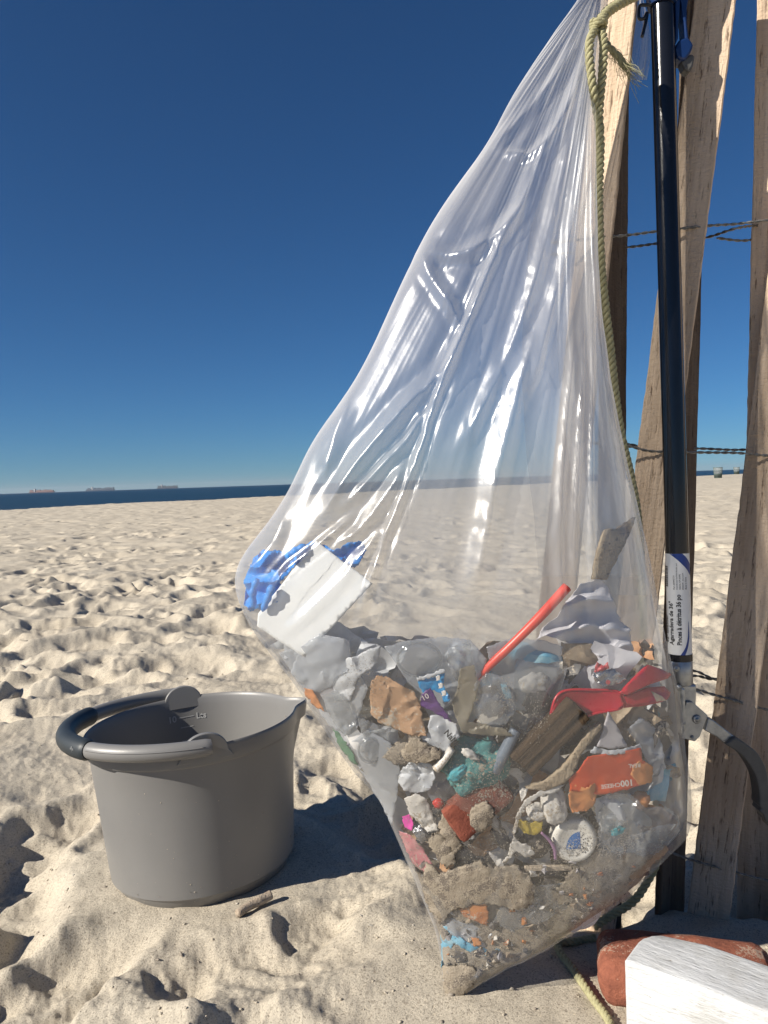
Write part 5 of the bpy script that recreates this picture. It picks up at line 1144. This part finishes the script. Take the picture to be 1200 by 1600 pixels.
o = ptube('lilac_band', [(846, 1301), (858, 1312), (866, 1325), (868, 1342)], [2.0, 3.0, 3.2, 2.6], .005, L_['lilac'], 8); T_(o, 'lilac plastic band curving beside the white cap', 'band')
o = slab('flat_stick', 856, 1356, 76, 7, 8, 1, M['drift'], .006, 1.5, .6, .05, 56); T_(o, 'thin flat wooden stick with sand on it below the white cap', 'stick')
# teal cloth, sponge, tube
o = lump('teal_cloth', 742, 1195, 56, 45, L_['teal'], .006, .55, 22, .32, 1.7, 61, 5); T_(o, 'balled up faded teal cloth dusted with sand', 'cloth')
lump('bright_patch', 716, 1206, 18, 11, L_['teal_bright'], .003, .7, 35, .35, 2, 62, parent=o)
lump('shell_bit', 733, 1178, 13, 7, L_['bone'], .001, .7, -30, .6, 2, 63, 3, parent=o)
o = ptube('white_stub', [(706, 1170), (695, 1185), (681, 1202)], [5.5, 6.5, 7.0], .004, L_['bone'], 12); T_(o, 'short white stub lying against the teal cloth', 'stub')
o = ptube('grey_pipe', [(806, 1140), (790, 1172), (772, 1205)], [9, 10, 10], .014, L_['grey_tube'], 16); T_(o, 'grey blue plastic pipe between the teal cloth and the dark wood', 'pipe')
o = slab('red_sponge', 745, 1255, 110, 62, 34, -36, L_['sponge'], .006, 9, 2.2, .04, 64, cuts=6, yaw=8, sharp=80); T_(o, 'porous brick red foam block half covered with sand', 'foam block')
o = lump('red_bead', 685, 1255, 9, 8, L_['red_bit'], .004, .8, 0, .25, 2, 65, 3); T_(o, 'tiny bright red scrap beside the foam block', 'plastic scrap')
# left side films
o = sheet('white_film', [(625, 1205), (640, 1190), (660, 1188), (676, 1198), (680, 1215), (670, 1235), (650, 1240), (632, 1236), (622, 1222)], .005, L_['wrap_white'], .012, .04, 66, 3); T_(o, 'knotted thin white film under a clump of sand at the left', 'plastic film')
o = sheet('white_film', [(632, 1248), (650, 1240), (668, 1250), (676, 1275), (684, 1298), (668, 1300), (655, 1285), (640, 1270)], .005, L_['bone'], .010, .04, 67, 3); T_(o, 'creamy white film hanging below the knotted film', 'plastic film')
o = lump('sand_clump', 632, 1178, 32, 18, L_['bsand'], .006, .5, -8, .35, 2.2, 68); T_(o, 'gritty clump of damp sand below the brown paper', 'sand clump')
o = sheet('pink_scrap', [(628, 1276), (640, 1272), (645, 1284), (644, 1298), (633, 1294)], .004, L_['pink'], .003, .06, 69, 2.5); T_(o, 'tiny hot pink plastic scrap at the left edge of the bag', 'plastic scrap')
o = lump('foil_scrap', 658, 1302, 11, 15, L_['foil'], .004, .5, 20, .5, 2.4, 70, 4); T_(o, 'crumpled silver foil right of the pink scrap', 'foil')
o = sheet('pink_wrapper', [(622, 1298), (640, 1305), (660, 1325), (676, 1350), (670, 1368), (648, 1352), (634, 1328)], .005, L_['pink_wrap'], .005, .04, 71, 3); T_(o, 'dull pink and tan wrapper against the left side of the bag', 'wrapper')
o = sheet('peach_scrap', [(690, 1340), (706, 1344), (712, 1356), (700, 1368), (684, 1362)], .006, L_['peach'], .004, .05, 72, 3); T_(o, 'peach coloured scrap at the top edge of the sand', 'plastic scrap')
o = sheet('green_scrap', [(520, 1138), (532, 1148), (548, 1172), (560, 1196), (548, 1190), (530, 1165)], .006, L_['green'], .003, .05, 73, 3); T_(o, 'green scrap pressed against the left side of the bag', 'plastic scrap')
o = sheet('orange_scrap', [(474, 1075), (488, 1078), (500, 1098), (508, 1112), (494, 1106), (480, 1090)], .006, L_['orange_in'], .003, .05, 74, 3); T_(o, 'faint orange scrap at the left edge above the green one', 'plastic scrap')
o = sheet('clear_scrap', [(500, 1085), (525, 1080), (545, 1100), (555, 1130), (540, 1150), (520, 1130)], .006, M['clear_scrap'], .010, .045, 75, 3); T_(o, 'glinting clear crumple left of the brown paper', 'plastic film')
o = sheet('clear_scrap', [(560, 1120), (590, 1132), (612, 1140), (606, 1160), (585, 1158), (565, 1146)], .008, M['clear_scrap'], .010, .045, 76, 3); T_(o, 'clear crumpled film tucked under the brown paper', 'plastic film')
for poly, off, sd_, lab in (([(436, 1020), (470, 1008), (510, 1000), (548, 1022), (575, 1075), (560, 1120), (545, 1150), (515, 1135), (485, 1088), (455, 1050)], .014, 201, 'wide milky film behind the tissue at the upper left of the heap'),
        ([(540, 1165), (575, 1140), (610, 1160), (625, 1200), (620, 1250), (612, 1290), (600, 1262), (570, 1212)], .008, 202, 'smooth grey film between the small clear lid and the bag edge'),
        ([(600, 1010), (640, 1000), (690, 996), (735, 1000), (760, 1030), (740, 1080), (690, 1110), (640, 1070)], .018, 203, 'pale film behind the clear drink lid'),
        ([(760, 1010), (800, 996), (850, 1000), (880, 1010), (870, 1060), (850, 1110), (800, 1110), (770, 1070)], .022, 204, 'pale film behind the clear cup'),
        ([(790, 1400), (830, 1385), (880, 1380), (920, 1372), (900, 1410), (850, 1440), (800, 1455), (770, 1440)], .004, 205, 'thin clear film over the sand left of the brown strip'),
        ([(940, 1330), (985, 1310), (1030, 1290), (1056, 1288), (1035, 1320), (990, 1358), (950, 1380)], .004, 206, 'thin clear film along the lower right edge of the bag')):
    o = sheet('film_sheet', poly, off, M['scrap_film'] if sd_ < 205 else M['clear_scrap'], .005, .018, sd_, 5, .6, crease=sd_ >= 205); T_(o, lab, 'plastic film')
# right side
o = sheet('clear_scrap', [(935, 1268), (955, 1240), (985, 1240), (1008, 1262), (1040, 1260), (1060, 1275), (1062, 1300), (1035, 1328), (1000, 1350), (960, 1356), (935, 1330)], .006, M['clear_scrap'], .014, .035, 77, 3.4); T_(o, 'large crumpled clear film full of sand at the lower right', 'plastic film')
o = sheet('white_film', [(928, 1250), (950, 1240), (975, 1244), (995, 1256), (985, 1278), (960, 1300), (940, 1300), (930, 1280)], .010, L_['wrap_white'], .012, .035, 78, 3); T_(o, 'soft white film crumpled below the orange wrapper', 'plastic film')
o = sheet('teal_scrap', [(954, 1298), (968, 1290), (978, 1294), (972, 1304), (956, 1306)], .004, L_['teal_bright'], .003, .06, 79, 2.5); T_(o, 'tiny teal scrap in the sand at the lower right', 'plastic scrap')
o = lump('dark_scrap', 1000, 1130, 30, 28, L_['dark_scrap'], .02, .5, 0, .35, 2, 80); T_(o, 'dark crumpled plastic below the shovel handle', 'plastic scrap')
o = sheet('white_film', [(980, 1140), (1000, 1120), (1020, 1135), (1035, 1165), (1040, 1200), (1022, 1210), (1006, 1180)], .010, M['scrap_film'], .010, .035, 81, 3.4); T_(o, 'milky film between the orange wrapper and the right side of the bag', 'plastic film')
o = lump('yellow_scrap', 1000, 1250, 16, 14, L_['orange_in'], .010, .6, 0, .3, 2, 82, 3); T_(o, 'amber scrap under the right end of the orange wrapper', 'plastic scrap')
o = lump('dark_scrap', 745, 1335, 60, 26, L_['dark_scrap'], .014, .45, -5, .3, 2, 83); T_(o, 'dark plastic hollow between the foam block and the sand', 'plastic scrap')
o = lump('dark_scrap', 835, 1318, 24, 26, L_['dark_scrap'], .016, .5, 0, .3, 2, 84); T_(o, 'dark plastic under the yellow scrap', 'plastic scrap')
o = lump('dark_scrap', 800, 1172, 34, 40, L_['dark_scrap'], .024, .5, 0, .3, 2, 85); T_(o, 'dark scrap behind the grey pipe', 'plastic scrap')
# bottom
def sand_patch(poly, off, amp, seed, mat='bsand', step=3.2):
    p2, tr = tri_poly(poly, step, 1.6, seed); B = np.array(poly, float)
    ys = np.array([front_y(x, y) for x, y in p2]); q = np.c_[p2*.05, np.full(len(p2), seed)]
    e = np.array([min(np.hypot(B[:, 0]-x, B[:, 1]-y).min(), 40) for x, y in p2])
    yy = ys+off+amp*(0.6*n3(q*.6, seed)+0.25*n3(q*3, seed+1)+0.12*n3(q*9, seed+2))+0.003*np.clip(1-e/14, 0, 1)
    o = mk('bagged_sand', [P(x, y, Y) for (x, y), Y in zip(p2, yy)], tr, L_[mat]); md = o.modifiers.new('thickness', 'SOLIDIFY'); md.thickness = .005; md.offset = -1
    return tag(o, 'damp tan sand gathered inside the clear bag', None, None, 'stuff')
sand_patch([(668, 1345), (690, 1362), (715, 1352), (745, 1345), (775, 1352), (800, 1350), (825, 1362), (835, 1385), (832, 1405), (815, 1420), (790, 1412), (765, 1408), (735, 1410), (705, 1420), (690, 1440), (672, 1415), (662, 1385)], .004, .0022, 91)
sand_patch([(700, 1455), (720, 1452), (765, 1450), (800, 1434), (840, 1424), (880, 1412), (930, 1388), (975, 1358), (985, 1372), (950, 1402), (900, 1440), (850, 1466), (790, 1496), (755, 1510), (735, 1494), (708, 1475)], .011, .0016, 92)
sand_patch([(900, 1345), (935, 1322), (965, 1330), (995, 1326), (1018, 1332), (985, 1362), (950, 1382), (905, 1402), (870, 1408), (840, 1418), (848, 1396), (880, 1375)], .0095, .0018, 98)
sand_patch([(694, 1508), (720, 1505), (752, 1515), (738, 1535), (722, 1550), (706, 1556), (697, 1540)], .003, .0015, 93, step=2.6)
sand_patch([(640, 1150), (655, 1152), (672, 1164), (690, 1172), (688, 1182), (665, 1190), (640, 1188), (628, 1170)], .003, .004, 94)
sand_patch([(690, 1262), (702, 1268), (712, 1290), (722, 1318), (712, 1330), (698, 1312), (688, 1290)], .003, .004, 95)
sand_patch([(728, 1275), (742, 1256), (760, 1250), (772, 1262), (768, 1280), (752, 1296), (735, 1300), (724, 1290)], .001, .003, 96)
sand_patch([(675, 1300), (695, 1308), (710, 1325), (712, 1345), (700, 1352), (684, 1335), (672, 1318)], .002, .003, 97)
o = sheet('rust_chip', [(718, 1420), (740, 1412), (757, 1405), (764, 1425), (761, 1447), (745, 1440), (725, 1432)], .002, L_['rust_chip'], .003, .05, 101, 3); T_(o, 'rust orange chip stuck in the sand near the bag\'s bottom', 'plastic chip')
o = sheet('white_wrapper', [(688, 1440), (702, 1432), (720, 1440), (745, 1446), (790, 1432), (800, 1440), (782, 1460), (770, 1484), (735, 1476), (705, 1460)], .004, M['scrap_film'], .008, .04, 102, 3); T_(o, 'thin whitish film below the rust chip', 'plastic film')
o = sheet('blue_wrapper', [(688, 1448), (700, 1450), (715, 1462), (735, 1474), (760, 1483), (782, 1484), (765, 1494), (735, 1488), (710, 1474), (700, 1500), (705, 1512), (690, 1512), (690, 1480)], .003, L_['sky_blue'], .005, .05, 103, 3); T_(o, 'pale blue and white wrapper strip at the bottom corner of the bag', 'wrapper')
o = sheet('dark_scrap', [(711, 1484), (726, 1490), (728, 1502), (710, 1504)], .002, L_['dark_scrap'], .001, .05, 104, 3); T_(o, 'square dark patch standing for a hole at the foot of the bag', 'plastic scrap')  # dark sheet laid in to look like a square hole
o = sheet('tan_scrap', [(736, 1464), (748, 1466), (752, 1476), (742, 1480)], .0015, L_['orange_in'], .001, .05, 105, 2.5); T_(o, 'tiny amber scrap inside the pale blue strip', 'plastic scrap')
o = sheet('grey_shard', [(796, 1402), (826, 1398), (824, 1422), (810, 1424), (798, 1416)], .002, L_['grey_shard'], .003, .05, 106, 3); T_(o, 'bluish grey plastic shard lying on the bagged sand', 'plastic shard')
o = sheet('clear_scrap', [(826, 1395), (842, 1404), (838, 1424), (818, 1440), (806, 1436), (815, 1424)], .003, M['clear_scrap'], .005, .05, 107, 3); T_(o, 'curved clear shard beside the bluish grey one', 'plastic shard')
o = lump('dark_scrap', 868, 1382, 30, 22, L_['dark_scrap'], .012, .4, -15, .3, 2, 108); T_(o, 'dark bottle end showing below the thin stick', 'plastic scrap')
o = sheet('brown_strip', [(850, 1432), (880, 1415), (930, 1392), (990, 1360), (1040, 1320), (1045, 1328), (1000, 1370), (940, 1408), (890, 1432), (855, 1445)], .006, L_['brown_strip'], .003, .04, 109, 3.5); T_(o, 'long brown strip along the lower right edge of the bag', 'strip')
def crumbs():
    g = np.random.default_rng(55); by = {}
    for k in range(150):
        py = g.uniform(1345, 1535); i = min(np.searchsorted(rows, py), len(rows)-1); px = g.uniform(xl[i]+8, xr[i]-14); r = g.uniform(2.5, 9)
        if hit(px, py) is None: continue
        an = np.sort(g.uniform(0, 6.28, 5)); cx, cy = px, py
        V = [P(cx+r*math.cos(t)*g.uniform(.6, 1.2), cy+r*math.sin(t)*g.uniform(.5, 1.1), front_y(cx, cy)+.0035+g.uniform(-.002, .003)) for t in an]+[P(cx, cy, front_y(cx, cy)+.001)]
        by.setdefault(['bone', 'dark_scrap', 'grey_shard', 'rust_chip', 'tan_scrap', 'dark_scrap', 'clear'][g.integers(7)], []).append((np.array(V), [(j, (j+1) % 5, 5) for j in range(5)]))
    for k, p in by.items():
        tag(mk('litter_crumbs', *join(p), L_.get(k) or M['clear_scrap'], smooth=False), 'small mixed chips of plastic and shell in the bagged sand', None, None, 'stuff')
crumbs()
# loose grains clinging to the inside of the film
def grains():
    g = np.random.default_rng(123); V = []; Fc = []
    oc = np.array([(1, 0, 0), (-1, 0, 0), (0, 1, 0), (0, -1, 0), (0, 0, 1), (0, 0, -1)], float); of = [(0, 2, 4), (2, 1, 4), (1, 3, 4), (3, 0, 4), (2, 0, 5), (1, 2, 5), (3, 1, 5), (0, 3, 5)]
    cl = [(760, 1310, 40, 30, 900), (700, 1285, 25, 35, 600), (750, 1215, 45, 30, 500), (790, 1240, 30, 40, 300), (960, 1320, 60, 25, 1200), (900, 1340, 45, 20, 500), (780, 1380, 90, 25, 700), (650, 1180, 35, 18, 400),
          (835, 1125, 18, 30, 250), (790, 1090, 15, 30, 250), (570, 1060, 30, 30, 200), (700, 1000, 60, 20, 120), (720, 1440, 40, 30, 400), (860, 1410, 70, 25, 500), (1000, 1330, 40, 20, 400), (897, 1345, 30, 10, 200), (935, 1420, 40, 15, 200), (640, 1330, 20, 40, 200), (560, 1080, 30, 40, 150)]
    for cx, cy, sx, sy, n in cl:
        for k in range(n):
            x, y = cx+g.normal()*sx*.7, cy+g.normal()*sy*.7; h = hit(x, y)
            if h is None: continue
            s = g.uniform(.00028, .00065); c = P(x, y, h[1]+.0025+g.random()*.002); o_ = len(V); V += [tuple(c+q*s*g.uniform(.7, 1.3)) for q in oc]; Fc += [tuple(i+o_ for i in f) for f in of]
    o = mk('clinging_grains', V, Fc, simple('grains', (0.52, 0.46, 0.37), 0.8, (0.12, 0.10, 0.09), 900), smooth=False)
    tag(o, 'loose sand grains clinging to the inside of the film', None, None, 'stuff')
grains()

# ------------------------------------------------------------------ sea haze: even air round everything
V, Fc = bevel_box(44000, 44000, 130, 0)
mt, t, o = nt('haze'); pv = N_(t, 'ShaderNodeVolumePrincipled', Density=2.6e-5, Anisotropy=0.2); pv.inputs['Color'].default_value = (0.86, 0.92, 1.0, 1); t.links.new(pv.outputs[0], o.inputs['Volume'])
hz_ = mk('haze', V+np.array([0, 0, 59.0-0.0]), Fc, mt, None, smooth=False, origin=(0, 0, 0)); tag(hz_, 'thin sea haze', None, None, 'stuff')
